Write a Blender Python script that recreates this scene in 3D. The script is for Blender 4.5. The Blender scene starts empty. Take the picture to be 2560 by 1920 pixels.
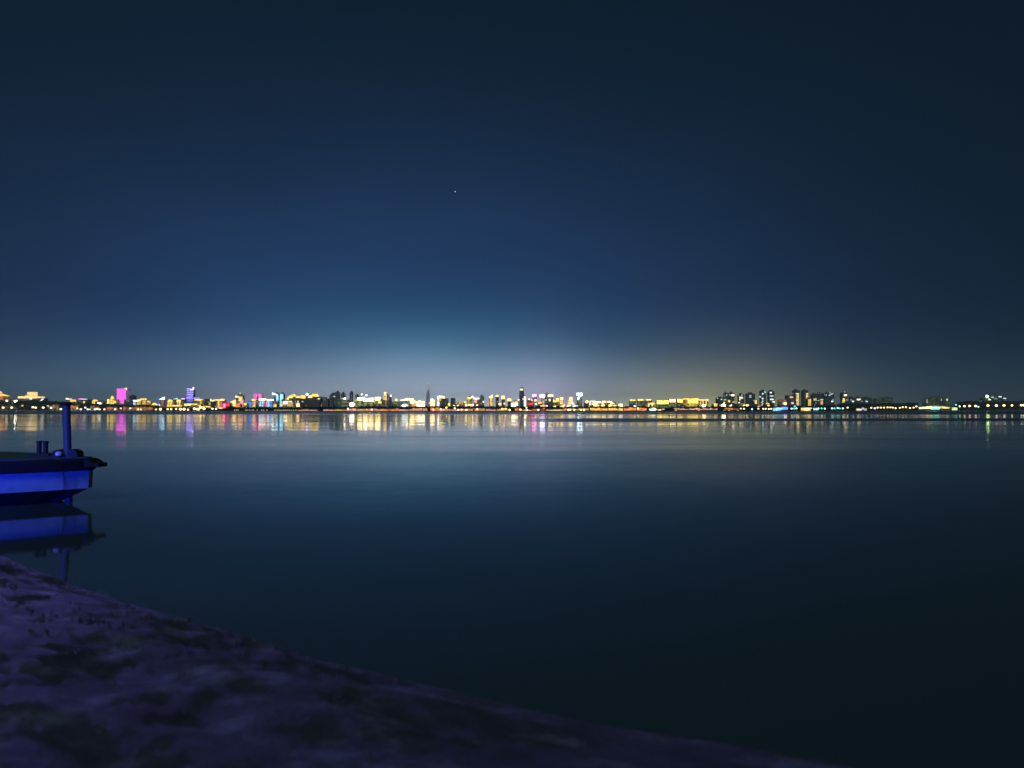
import bpy, bmesh, math, random
from mathutils import Vector, noise

random.seed(7)
sc = bpy.context.scene
COL = sc.collection
R = math.radians

# ------------------------------------------------------------------ camera
F = 1850.0                       # focal length in pixels of the 2560 px wide photograph
EYE = 2.5                        # metres above the lake
PITCH = math.atan((1025 - 960) / F)
cam_d = bpy.data.cameras.new('camera')
cam_d.sensor_width = 36.0
cam_d.lens = 36.0 * F / 2560
cam_d.clip_start = 0.05
cam_d.clip_end = 120000
cam_d.dof.use_dof = True
cam_d.dof.focus_distance = 900
cam_d.dof.aperture_fstop = 0.95
cam = bpy.data.objects.new('camera', cam_d)
COL.objects.link(cam)
cam.location = (0, 0, EYE)
cam.rotation_euler = (R(90) + PITCH, 0, 0)
sc.camera = cam
sc.view_settings.view_transform = 'Standard'
sc.view_settings.look = 'None'
sc.view_settings.exposure = 0
sc.view_settings.gamma = 1
sc.cycles.max_bounces = 5
sc.cycles.diffuse_bounces = 2
sc.cycles.glossy_bounces = 3
sc.cycles.sample_clamp_indirect = 8
sc.cycles.use_denoising = True

# ------------------------------------------------------------------ sky (world)
world = bpy.data.worlds.new('World')
sc.world = world
world.use_nodes = True
NT = world.node_tree
NT.nodes.clear()


class NX:
    """tiny helper for math node graphs"""
    def __init__(s, nt): s.nt = nt
    def m(s, op, a, b=None, c=None, clamp=False):
        n = s.nt.nodes.new('ShaderNodeMath'); n.operation = op; n.use_clamp = clamp
        for i, v in enumerate((a, b, c)):
            if v is None: continue
            if isinstance(v, (int, float)): n.inputs[i].default_value = v
            else: s.nt.links.new(v, n.inputs[i])
        return n.outputs[0]
    def v(s, op, a, b=None, sc_=None):
        n = s.nt.nodes.new('ShaderNodeVectorMath'); n.operation = op
        for i, v in enumerate((a, b)):
            if v is None: continue
            if isinstance(v, (tuple, list)): n.inputs[i].default_value = v
            else: s.nt.links.new(v, n.inputs[i])
        if sc_ is not None:
            if isinstance(sc_, (int, float)): n.inputs['Scale'].default_value = sc_
            else: s.nt.links.new(sc_, n.inputs['Scale'])
        return n.outputs[0]
    def noise(s, vec, scale, detail=2, rough=0.5, color=False):
        n = s.nt.nodes.new('ShaderNodeTexNoise')
        n.inputs['Scale'].default_value = scale
        n.inputs['Detail'].default_value = detail
        n.inputs['Roughness'].default_value = rough
        if vec is not None: s.nt.links.new(vec, n.inputs['Vector'])
        return n.outputs['Color' if color else 'Fac']
    def ramp(s, fac, stops):
        n = s.nt.nodes.new('ShaderNodeValToRGB')
        e = n.color_ramp.elements
        while len(e) < len(stops): e.new(0.5)
        for i, (p, c) in enumerate(stops):
            e[i].position = p; e[i].color = (*c, 1) if len(c) == 3 else c
        s.nt.links.new(fac, n.inputs[0])
        return n.outputs[0]


w = NX(NT)
tc = NT.nodes.new('ShaderNodeTexCoord')
dirn = w.v('NORMALIZE', tc.outputs['Generated'])
sep = NT.nodes.new('ShaderNodeSeparateXYZ'); NT.links.new(dirn, sep.inputs[0])
az = w.m('ARCTAN2', sep.outputs[0], sep.outputs[1])
el = w.m('ABSOLUTE', sep.outputs[2])
cl = w.noise(w.v('MULTIPLY', dirn, (1.0, 1.0, 2.6)), 2.2, 3, 0.55)   # faint uneven air
cl = w.m('MULTIPLY_ADD', cl, 0.7, 0.65)


def lobe(a0, sa, se, col, gauss=False):
    d = w.m('DIVIDE', w.m('SUBTRACT', az, a0), sa)
    ga = w.m('EXPONENT', w.m('MULTIPLY', w.m('MULTIPLY', d, d), -1.0))
    x = w.m('DIVIDE', el, se)
    if gauss: x = w.m('MULTIPLY', x, x)
    ge = w.m('EXPONENT', w.m('MULTIPLY', x, -1.0))
    f = w.m('MULTIPLY', ga, ge)
    return w.v('SCALE', col, None, f)


def azp(px): return math.atan((px - 1280) / F)


LOBES = [
    (-.17, 0.54, 0.29, (.018, .054, .158), True),
    (azp(1110), 0.23, 0.060, (.33, .09, .0), True),
    (azp(1130), 0.30, 0.026, (.46, .44, .44), False),
    (azp(1110), 0.225, 0.085, (.0, .27, .40), True),
    (azp(480), 0.80, 0.066, (.040, .080, .084), True),
    (azp(1355), 0.050, 0.028, (.38, .24, .46), False),
    (azp(730), 0.085, 0.020, (.22, .17, .22), False),
    (azp(1770), 0.125, 0.026, (.62, .54, .08), False),
    (azp(2150), 0.20, 0.030, (.008, .020, .014), False),
]
acc = None
for L in LOBES:
    o = lobe(*L)
    acc = o if acc is None else w.v('ADD', acc, o)
acc = w.v('SCALE', acc, None, cl)
acc = w.v('ADD', acc, (.0035, .0100, .0190))
# the last trace of physical twilight, sun far under the horizon
skyt = NT.nodes.new('ShaderNodeTexSky'); skyt.sky_type = 'NISHITA'
skyt.sun_disc = False; skyt.sun_elevation = R(-9); skyt.sun_rotation = R(180)
tw = w.v('SCALE', skyt.outputs[0], None, 0.05)
acc = w.v('ADD', acc, tw)
bg = NT.nodes.new('ShaderNodeBackground'); bg.inputs['Strength'].default_value = 1.0
NT.links.new(acc, bg.inputs['Color'])
wo = NT.nodes.new('ShaderNodeOutputWorld'); NT.links.new(bg.outputs[0], wo.inputs['Surface'])


def aim(o, tgt):
    o.rotation_euler = (Vector(tgt) - o.location).to_track_quat('-Z', 'Y').to_euler()


def spot(name, loc, tgt, energy, color, size_deg, radius=0.15, blend=0.6):
    l = bpy.data.lights.new(name, 'SPOT')
    l.energy = energy; l.color = color; l.spot_size = R(size_deg); l.spot_blend = blend
    l.shadow_soft_size = radius
    o = bpy.data.objects.new(name, l); COL.objects.link(o)
    o.location = loc; aim(o, tgt)
    return o


# added cool fill from behind the camera, lifts walls, bank and water
ml = bpy.data.lights.new('fill_sun', 'SUN'); ml.energy = .62; ml.angle = R(14); ml.color = (.66, .86, 1.0)
mo = bpy.data.objects.new('fill_sun', ml); COL.objects.link(mo); mo.location = (-20, -40, 60)
mo.rotation_euler = (R(52), 0, R(-24))

# coloured LED floods of the jetty, beyond the picture's edge, then an added fill
spot('hull_flood', (-13.6, 12.6, 1.6), (-12.3, 20.1, 0.72), 2100, (.012, .035, 1.0), 38, 0.12, 0.8)
spot('bank_flood', (-13.4, 14.4, 1.15), (-8.0, 8.6, 0.3), 4800, (.23, .19, 1.0), 66, 0.20, 1.0)
spot('bank_fill', (-9.5, 2.5, 4.2), (-3.5, 7.0, 0.3), 42, (.12, .14, 1.0), 110, 0.3, 1.0)  # added violet fill for the bank's base tint, no fixture

# ------------------------------------------------------------------ geometry helpers
def ray(px, py):
    xc = (px - 1280) / F; yc = (960 - py) / F
    return Vector((xc, math.cos(PITCH) - yc * math.sin(PITCH), math.sin(PITCH) + yc * math.cos(PITCH)))


def at_z(px, py, z):
    d = ray(px, py); t = (z - EYE) / d.z
    return Vector((d.x * t, d.y * t, z))


def at_Y(px, py, Y):
    d = ray(px, py); t = Y / d.y
    return Vector((d.x * t, Y, EYE + d.z * t))


def lerp_tab(tab, x):
    if x <= tab[0][0]: return tab[0][1]
    for (a, b), (c, d) in zip(tab, tab[1:]):
        if x <= c:
            return b + (d - b) * (x - a) / (c - a)
    return tab[-1][1]


SH = [(-400, 4400), (0, 3300), (300, 2300), (570, 1500), (800, 1180), (1300, 1100), (1800, 1120), (2050, 1350),
      (2296, 2000), (2400, 2300), (2560, 2700), (3000, 4300)]


def S(px): return lerp_tab(SH, px)


class MB:
    def __init__(s): s.v = []; s.f = []
    def add(s, vs, fs):
        n = len(s.v); s.v += [tuple(v) for v in vs]; s.f += [tuple(i + n for i in f) for f in fs]
    def box(s, x0, x1, y0, y1, z0, z1):
        s.add([(x0, y0, z0), (x1, y0, z0), (x1, y1, z0), (x0, y1, z0), (x0, y0, z1), (x1, y0, z1), (x1, y1, z1), (x0, y1, z1)],
              [(0, 3, 2, 1), (4, 5, 6, 7), (0, 1, 5, 4), (1, 2, 6, 5), (2, 3, 7, 6), (3, 0, 4, 7)])
    def gable(s, x0, x1, y0, y1, z0, z1, inset=0.18):
        ym = (y0 + y1) / 2; k = (x1 - x0) * inset
        s.add([(x0, y0, z0), (x1, y0, z0), (x1, y1, z0), (x0, y1, z0), (x0 + k, ym, z1), (x1 - k, ym, z1)],
              [(0, 3, 2, 1), (0, 1, 5, 4), (1, 2, 5), (2, 3, 4, 5), (3, 0, 4)])
    def wedge(s, x0, x1, y0, y1, z0, z1, hi_right=True):
        za, zb = (z0 + (z1 - z0) * .12, z1) if hi_right else (z1, z0 + (z1 - z0) * .12)
        s.add([(x0, y0, z0), (x1, y0, z0), (x1, y1, z0), (x0, y1, z0), (x0, y0, za), (x1, y0, zb), (x1, y1, zb), (x0, y1, za)],
              [(0, 3, 2, 1), (4, 5, 6, 7), (0, 1, 5, 4), (1, 2, 6, 5), (2, 3, 7, 6), (3, 0, 4, 7)])
    def ell(s, c, r, nu=12, nv=8, lo=-1.0):
        vs = []; fs = []
        a0 = math.asin(lo)
        for j in range(nv + 1):
            t = a0 + (math.pi / 2 - a0) * j / nv
            for i in range(nu):
                p = 2 * math.pi * i / nu
                vs.append((c[0] + r[0] * math.cos(t) * math.cos(p), c[1] + r[1] * math.cos(t) * math.sin(p), c[2] + r[2] * math.sin(t)))
        for j in range(nv):
            for i in range(nu):
                a = j * nu + i; b = j * nu + (i + 1) % nu
                fs.append((a, b, b + nu, a + nu))
        fs.append(tuple(reversed(range(nu))))
        s.add(vs, fs)
    def lathe(s, cx, cy, prof, n=20, tilt=(0, 0)):
        vs = []; fs = []
        z0 = prof[0][1]
        for r, z in prof:
            for i in range(n):
                p = 2 * math.pi * i / n
                vs.append((cx + tilt[0] * (z - z0) + r * math.cos(p), cy + tilt[1] * (z - z0) + r * math.sin(p), z))
        for j in range(len(prof) - 1):
            for i in range(n):
                a = j * n + i; b = j * n + (i + 1) % n
                fs.append((a, b, b + n, a + n))
        fs.append(tuple(reversed(range(n)))); k = (len(prof) - 1) * n
        fs.append(tuple(range(k, k + n)))
        s.add(vs, fs)
    def build(s, name, m, parent=None, loc=None, smooth=False):
        me = bpy.data.meshes.new(name)
        vs = s.v
        if loc is not None:
            vs = [(a - loc[0], b - loc[1], c - loc[2]) for a, b, c in vs]
        me.from_pydata(vs, [], s.f); me.update()
        if smooth:
            for p in me.polygons: p.use_smooth = True
        me.materials.append(m)
        o = bpy.data.objects.new(name, me); COL.objects.link(o)
        if parent is not None: o.parent = parent
        elif loc is not None: o.location = loc
        return o


def tag(o, label=None, cat=None, group=None, kind=None):
    if label: o['label'] = label
    if cat: o['category'] = cat
    if group: o['group'] = group
    if kind: o['kind'] = kind
    return o


def empty(name, loc, label, cat, group=None):
    o = bpy.data.objects.new(name, None); COL.objects.link(o); o.location = loc
    o.empty_display_size = 1
    return tag(o, label, cat, group)


# ------------------------------------------------------------------ materials
MATS = {}


def new_mat(name):
    m = bpy.data.materials.new(name); m.use_nodes = True
    nt = m.node_tree
    return m, nt, nt.nodes['Principled BSDF'], NX(nt)


def solid(name, col, rough=0.7, metal=0.0, var=0.25, scale=0.6, bump=0.0, bscale=8.0):
    if name in MATS: return MATS[name]
    m, nt, b, x = new_mat(name)
    g = nt.nodes.new('ShaderNodeTexCoord')
    f = x.noise(g.outputs['Object'], scale, 4, 0.6)
    c = x.ramp(f, [(0.3, tuple(k * (1 - var) for k in col)), (0.7, tuple(min(1, k * (1 + var)) for k in col))])
    nt.links.new(c, b.inputs['Base Color'])
    b.inputs['Roughness'].default_value = rough; b.inputs['Metallic'].default_value = metal
    if bump:
        bp = nt.nodes.new('ShaderNodeBump'); bp.inputs['Distance'].default_value = bump
        nt.links.new(x.noise(g.outputs['Object'], bscale, 5, 0.6), bp.inputs['Height'])
        nt.links.new(bp.outputs[0], b.inputs['Normal'])
    MATS[name] = m
    return m


PAL = {'W': (1, .84, .52), 'C': (1, .70, .27), 'G': (1, .55, .10), 'Y': (1, .70, .12), 'O': (1, .30, .07), 'R': (1, .04, .05),
       'P': (1, .17, .62), 'M': (.92, .13, .82), 'V': (.33, .27, 1), 'L': (.75, .62, 1), 'B': (.06, .22, 1), 'A': (.35, .78, 1),
       'T': (.03, .9, .52), 'K': (1, .45, .32), 'N': (.55, .85, .30), 'H': (.80, .95, 1), 'E': (.45, .55, .25)}


def E(code, st, patt=True):
    """glowing surface: lamps, lit glass, LEDs, lamplit parts given emission; patt breaks it into floors and panes"""
    key = f'light_{code}_{st}_{patt}'
    if key in MATS: return MATS[key]
    m, nt, b, x = new_mat(key)
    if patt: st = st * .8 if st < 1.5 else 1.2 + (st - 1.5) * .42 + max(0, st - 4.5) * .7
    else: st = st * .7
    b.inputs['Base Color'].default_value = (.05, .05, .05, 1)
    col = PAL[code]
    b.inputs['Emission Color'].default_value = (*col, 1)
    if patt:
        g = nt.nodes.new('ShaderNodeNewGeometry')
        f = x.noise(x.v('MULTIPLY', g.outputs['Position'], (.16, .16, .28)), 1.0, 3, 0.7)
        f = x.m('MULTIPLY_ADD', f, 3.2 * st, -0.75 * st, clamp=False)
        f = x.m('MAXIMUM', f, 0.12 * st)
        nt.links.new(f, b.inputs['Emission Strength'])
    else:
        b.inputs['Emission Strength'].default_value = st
    MATS[key] = m
    return m


def facade(key, wall, code, st, frac, fl=3.4, ww=3.6):
    """wall with a grid of windows of which a share is lit"""
    if key in MATS: return MATS[key]
    m, nt, b, x = new_mat(key)
    g = nt.nodes.new('ShaderNodeNewGeometry')
    s = nt.nodes.new('ShaderNodeSeparateXYZ'); nt.links.new(g.outputs['Position'], s.inputs[0])
    u = x.m('ADD', s.outputs[0], x.m('MULTIPLY', s.outputs[1], 0.93))
    cu = x.m('DIVIDE', u, ww); cv = x.m('DIVIDE', s.outputs[2], fl)
    fu = x.m('FRACT', cu); fv = x.m('FRACT', cv)
    inw = x.m('MULTIPLY', x.m('LESS_THAN', x.m('ABSOLUTE', x.m('SUBTRACT', fu, 0.5)), 0.31),
              x.m('LESS_THAN', x.m('ABSOLUTE', x.m('SUBTRACT', fv, 0.5)), 0.27))
    cmb = nt.nodes.new('ShaderNodeCombineXYZ')
    nt.links.new(x.m('FLOOR', cu), cmb.inputs[0]); nt.links.new(x.m('FLOOR', cv), cmb.inputs[1])
    wn = nt.nodes.new('ShaderNodeTexWhiteNoise'); wn.noise_dimensions = '2D'
    nt.links.new(cmb.outputs[0], wn.inputs['Vector'])
    clus = x.noise(g.outputs['Position'], 0.05, 2)
    lit = x.m('LESS_THAN', wn.outputs['Value'], x.m('MULTIPLY', clus, frac * 2))
    nrm = nt.nodes.new('ShaderNodeSeparateXYZ'); nt.links.new(g.outputs['True Normal'], nrm.inputs[0])
    side = x.m('LESS_THAN', x.m('ABSOLUTE', nrm.outputs[2]), 0.5)
    inw = x.m('MULTIPLY', inw, side)
    e = x.m('MULTIPLY', x.m('MULTIPLY', inw, lit), st)
    nt.links.new(e, b.inputs['Emission Strength'])
    b.inputs['Emission Color'].default_value = (*PAL[code], 1)
    mx = nt.nodes.new('ShaderNodeMix'); mx.data_type = 'RGBA'
    nt.links.new(inw, mx.inputs[0]); mx.inputs[6].default_value = (*wall, 1); mx.inputs[7].default_value = (.03, .035, .04, 1)
    nt.links.new(mx.outputs[2], b.inputs['Base Color'])
    b.inputs['Roughness'].default_value = 0.6
    MATS[key] = m
    return m


WALL = {
    'dark': lambda: facade('wall_dark_concrete', (.19, .21, .20), 'C', .9, .05),
    'teal': lambda: facade('wall_grey_tiles', (.30, .36, .36), 'H', .6, .04),
    'dots': lambda: facade('wall_flats_dark', (.20, .26, .27), 'H', 1.0, .035, 3.2, 4.5),
    'warm': lambda: facade('wall_warm_render', (.34, .30, .22), 'C', .8, .35),
    'gold': lambda: facade('wall_floodlit_gold', (.42, .32, .16), 'Y', .8, .5, 4, 3),
    'cream': lambda: facade('wall_cream_stone', (.45, .42, .34), 'C', .5, .5, 3.4, 2.6),
    'green': lambda: facade('wall_green_glass', (.30, .36, .28), 'E', .6, .5),
    'blue': lambda: facade('wall_blue_glass', (.16, .26, .36), 'A', 0.3, .25),
    'lilac': lambda: facade('wall_pale_glass', (.40, .40, .50), 'L', 0.6, .85),
    'pinkw': lambda: facade('wall_pinkish', (.40, .25, .26), 'K', .6, .5),
    'gwin': lambda: facade('wall_green_dim', (.20, .25, .17), 'E', .35, .3),
}
M_ROOF = solid('roof_felt', (.10, .10, .105), 0.9)
M_METAL = solid('galvanised_pole', (.25, .25, .27), 0.5, 0.6)
M_TREE = solid('night_foliage', (.045, .07, .035), 0.9, var=.5, scale=.08)
M_TRUNK = solid('bark', (.09, .07, .05), 0.95)

# ------------------------------------------------------------------ water
def make_water():
    m, nt, b, x = new_mat('lake_water')
    g = nt.nodes.new('ShaderNodeNewGeometry')
    pos = g.outputs['Position']
    s = nt.nodes.new('ShaderNodeSeparateXYZ'); nt.links.new(pos, s.inputs[0])
    X, Y = s.outputs[0], s.outputs[1]
    # wind zones: ruffled water beyond about 430 m, and a ruffled lane at 150-230 m on the eastern side
    def smooth(v, a, c):
        n = nt.nodes.new('ShaderNodeMapRange'); n.interpolation_type = 'SMOOTHSTEP'
        nt.links.new(v, n.inputs[0]); n.inputs[1].default_value = a; n.inputs[2].default_value = c
        return n.outputs[0]
    wob = x.noise(x.v('MULTIPLY', pos, (.004, .012, 0)), 1.0, 3, .6)
    Yw = x.m('MULTIPLY', Y, x.m('MULTIPLY_ADD', wob, .5, .75))
    far = smooth(Yw, 330, 560)
    lane = x.m('MULTIPLY', x.m('MULTIPLY', smooth(Yw, 150, 172), x.m('SUBTRACT', 1.0, smooth(Yw, 195, 240))),
               smooth(x.m('DIVIDE', X, Y), -0.02, 0.10))
    ruff = x.m('MAXIMUM', x.m('MULTIPLY', far, .9), lane)
    # patchy calm/ruffled texture everywhere
    pat = x.noise(x.v('MULTIPLY', pos, (.02, .09, 0)), 1.0, 4, .6)
    pat = smooth(pat, .42, .72)
    rough = x.m('MULTIPLY_ADD', ruff, .20, .046)
    rough = x.m('MULTIPLY_ADD', pat, .055, rough)
    nt.links.new(rough, b.inputs['Roughness'])
    # slopes: long low swell, short ripples
    n1 = x.noise(x.v('MULTIPLY', pos, (.035, .16, 0)), 1.0, 2, .5, color=True)
    n2 = x.noise(x.v('MULTIPLY', pos, (.8, 2.2, 0)), 1.0, 3, .6, color=True)
    h = (.5, .5, .5)
    sl = x.v('ADD', x.v('MULTIPLY', x.v('SUBTRACT', n1, h), (.005, .009, 0)),
             x.v('MULTIPLY', x.v('SUBTRACT', n2, h), (.006, .012, 0)))
    sl2 = x.v('SCALE', x.v('MULTIPLY', x.v('SUBTRACT', n2, h), (.08, .16, 0)), None, ruff)
    n0 = x.noise(x.v('MULTIPLY', pos, (.004, .058, 0)), 1.0, 1, .4, color=True)
    sl = x.v('ADD', sl, x.v('MULTIPLY', x.v('SUBTRACT', n0, h), (.002, .017, 0)))
    nrm = x.v('NORMALIZE', x.v('ADD', x.v('ADD', sl, sl2), (0, 0, 1)))
    nt.links.new(nrm, b.inputs['Normal'])
    b.inputs['Base Color'].default_value = (.036, .060, .060, 1)
    b.inputs['IOR'].default_value = 1.33
    b.inputs['Specular IOR Level'].default_value = .27
    mb = MB()
    L = 9000
    mb.add([(-L, -40, 0), (L, -40, 0), (L, L, 0), (-L, L, 0)], [(0, 1, 2, 3)])
    tag(mb.build('water', m), 'still dark lake water mirroring the city lights and sky glow', 'water', kind='structure')


make_water()

# far land: one sheet from the far shoreline to the horizon, with its quay wall
def make_land():
    m = solid('far_ground', (.05, .055, .05), .95, scale=.01)
    mb = MB()
    pxs = list(range(-400, 3001, 50))
    fr = [at_Y(p, 1025, S(p)) for p in pxs]
    vs = []; fs = []
    for i, p in enumerate(fr):
        k = 9000 / p.y
        vs += [(p.x, p.y, -1), (p.x, p.y, 1.0), (p.x * k, 9000, 1.4)]
    for i in range(len(fr) - 1):
        a = i * 3
        fs += [(a, a + 3, a + 4, a + 1), (a + 1, a + 4, a + 5, a + 2)]
    mb.add(vs, fs)
    tag(mb.build('ground', m), 'flat dark land behind the far quay', 'ground', kind='structure')


make_land()

# ------------------------------------------------------------------ woods on the far shore
def wood(name, label, tab, d0, rows, crown_r, seed):
    """tab: (px, y of the crown tops); rows of crowns set behind the shoreline"""
    rnd = random.Random(seed)
    mb = MB()
    for row in range(rows):
        px = tab[0][0]
        while px < tab[-1][0]:
            D = S(px) + d0 + row * 14 + rnd.uniform(-5, 5)
            top = at_Y(px, lerp_tab(tab, px) + rnd.uniform(-.5, 2.2), D)
            r = crown_r * rnd.uniform(.75, 1.3)
            H = top.z
            if H > 3:
                r = min(r, H * .5)
                for k in range(44):
                    a = rnd.uniform(0, 2 * math.pi); t = rnd.uniform(-1, 1); q = rnd.uniform(.5, 1.0)
                    cz = max(1.2, H - r + q * r * t * 1.0) if k % 3 else rnd.uniform(1.0, H - r)
                    c = Vector((top.x + q * r * math.cos(a) * math.sqrt(1 - t * t), D + q * r * math.sin(a) * math.sqrt(1 - t * t), cz))
                    s_ = rnd.uniform(.5, 1.3) * r * .36
                    n = Vector((rnd.uniform(-1, 1), rnd.uniform(-1, 1), rnd.uniform(-1, 1))).normalized()
                    u = n.orthogonal().normalized(); v = n.cross(u)
                    mb.add([c + u * s_, c + v * s_, c - u * s_ * .8, c - v * s_ * .9], [(0, 1, 2, 3)])
            px += r * 1.05 / (D / F)
    o = mb.build(name, M_TREE)
    return tag(o, label, 'trees', kind='stuff')


wood('lakeside_wood', 'dark wooded slope on the far shore behind the boat', [(-120, 1000), (20, 1001), (110, 1000), (180, 1006), (330, 1011), (395, 1012)], 60, 3, 9, 1)
wood('lakeside_wood', 'low dark trees along the quay below the gold buildings', [(395, 1018), (560, 1021), (575, 1013), (590, 1018), (640, 1017), (760, 1017)], 25, 3, 6, 2)
wood('lakeside_wood', 'dark trees behind the orange promenade in the middle of the shore', [(760, 1016), (960, 1015), (1100, 1015), (1200, 1014), (1300, 1015), (1480, 1016), (1660, 1018), (1800, 1014), (1900, 1015), (2100, 1011)], 45, 3, 4.5, 3)
wood('lakeside_wood', 'black trees beside the green lit bridge', [(2100, 1009), (2160, 1008), (2250, 1007), (2293, 1005)], 45, 4, 6.5, 4)
wood('lakeside_wood', 'black tree belt behind the row of round causeway lamps', [(2396, 1005), (2420, 1002), (2480, 1003), (2520, 1001), (2700, 1003)], 45, 5, 9, 5)

# ------------------------------------------------------------------ buildings of the skyline
GRP = 'buildings across the lake'


def ledges(mb, x0, x1, y0, y1, z0, z1, step):
    z = z0 + step
    while z < z1 - 1:
        mb.box(x0 - .35, x1 + .35, y0 - .35, y0 - .003, z, z + .35)
        z += step


def building(name, label, x0, x1, yt, off, wall, feats=(), shape='box', depth=None, cat=None):
    pm = (x0 + x1) / 2
    D = S(pm) + off
    k = D / F
    cx = (pm - 1280) * k
    w_ = (x1 - x0) * k
    zt = at_Y(pm, yt, D).z
    zb = 1.0
    dp = depth or max(14, min(w_ * .8, 45))
    root = empty(name, (cx, D, zb), label, cat or name.replace('_', ' '), GRP)
    H = zt - zb
    mb = MB()
    X0, X1 = -w_ / 2, w_ / 2
    if shape == 'box':
        mb.box(X0, X1, 0, dp, 0, H)
        if H > 25:
            mb.box(X0 + w_ * .25, X1 - w_ * .3, dp * .3, dp * .7, H + .003, H + 3.2)
            ledges(mb, X0, X1, 0, dp, 0, H, 10.2)
    elif shape == 'round':
        mb.lathe(0, w_ / 2, [(w_ / 2 * .92, 0), (w_ / 2, H * .35), (w_ / 2 * .98, H * .7), (w_ / 2 * .78, H * .93), (w_ / 2 * .62, H)], 24)
    elif shape == 'taper':
        mb.lathe(0, w_ / 2, [(w_ / 2, 0), (w_ / 2 * .95, H * .5), (w_ / 2 * .75, H * .78), (w_ / 2 * .42, H * .86), (w_ / 2 * .15, H * .93), (w_ / 2 * .06, H)], 16)
    elif shape == 'gable':
        mb.box(X0, X1, 0, dp, 0, H * .72)
    elif shape == 'step':
        mb.box(X0, X1, 0, dp, 0, H * .4)
        mb.box(X0 + w_ * .12, X1 - w_ * .12, 1, dp - 1, H * .4 + .003, H * .72)
        mb.box(X0 + w_ * .26, X1 - w_ * .26, 2, dp - 2, H * .72 + .003, H)
    elif shape == 'trap':
        q = w_ * .14
        mb.add([(X0, 0, 0), (X1, 0, 0), (X1, dp, 0), (X0, dp, 0), (X0 + q, 0, H), (X1 - q, 0, H), (X1 - q, dp, H), (X0 + q, dp, H)],
               [(0, 3, 2, 1), (4, 5, 6, 7), (0, 1, 5, 4), (1, 2, 6, 5), (2, 3, 7, 6), (3, 0, 4, 7)])
    wm = WALL[wall]() if isinstance(wall, str) else wall
    mb.build('wall', wm, root)
    if shape == 'gable':
        rb = MB(); rb.gable(X0 - 1.2, X1 + 1.2, -1.2, dp + 1.2, H * .72 + .003, H)
        rb.build('roof', M_ROOF, root)
    for ft in feats:
        fn, a, b_, ya, yb, code, st = ft[:7]
        sh = ft[7] if len(ft) > 7 else 'b'
        fa, fb = (a - pm) * k, (b_ - pm) * k
        za = at_Y(pm, yb, D).z - zb; zc = at_Y(pm, ya, D).z - zb
        za = max(za, .05)
        fm = MB()
        pr = 1.0 + 0.17 * (hash((a, ya)) % 5)
        if sh == 'b': fm.box(fa, fb, -pr, -.004 if za < H else 1.5, za, zc)
        elif sh == 'top': fm.box(fa, fb, -pr, dp * .5, za, zc)
        elif sh == 'g': fm.gable(fa, fb, -pr, max(4, (fb - fa) * .4), za, zc)
        elif sh == 'wr': fm.wedge(fa, fb, -pr, 2, za, zc, True)
        elif sh == 'wl': fm.wedge(fa, fb, -pr, 2, za, zc, False)
        elif sh == 's': fm.ell(((fa + fb) / 2, -(fb - fa) / 2 - .2, (za + zc) / 2), ((fb - fa) / 2, (fb - fa) / 2, (zc - za) / 2))
        elif sh == 'd': fm.ell(((fa + fb) / 2, (fb - fa) / 2 - 1, za), ((fb - fa) / 2, (fb - fa) / 2, zc - za), lo=0.0)
        fm.build(fn, E(code, st, sh not in ('s',)), root)
    return root


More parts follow.
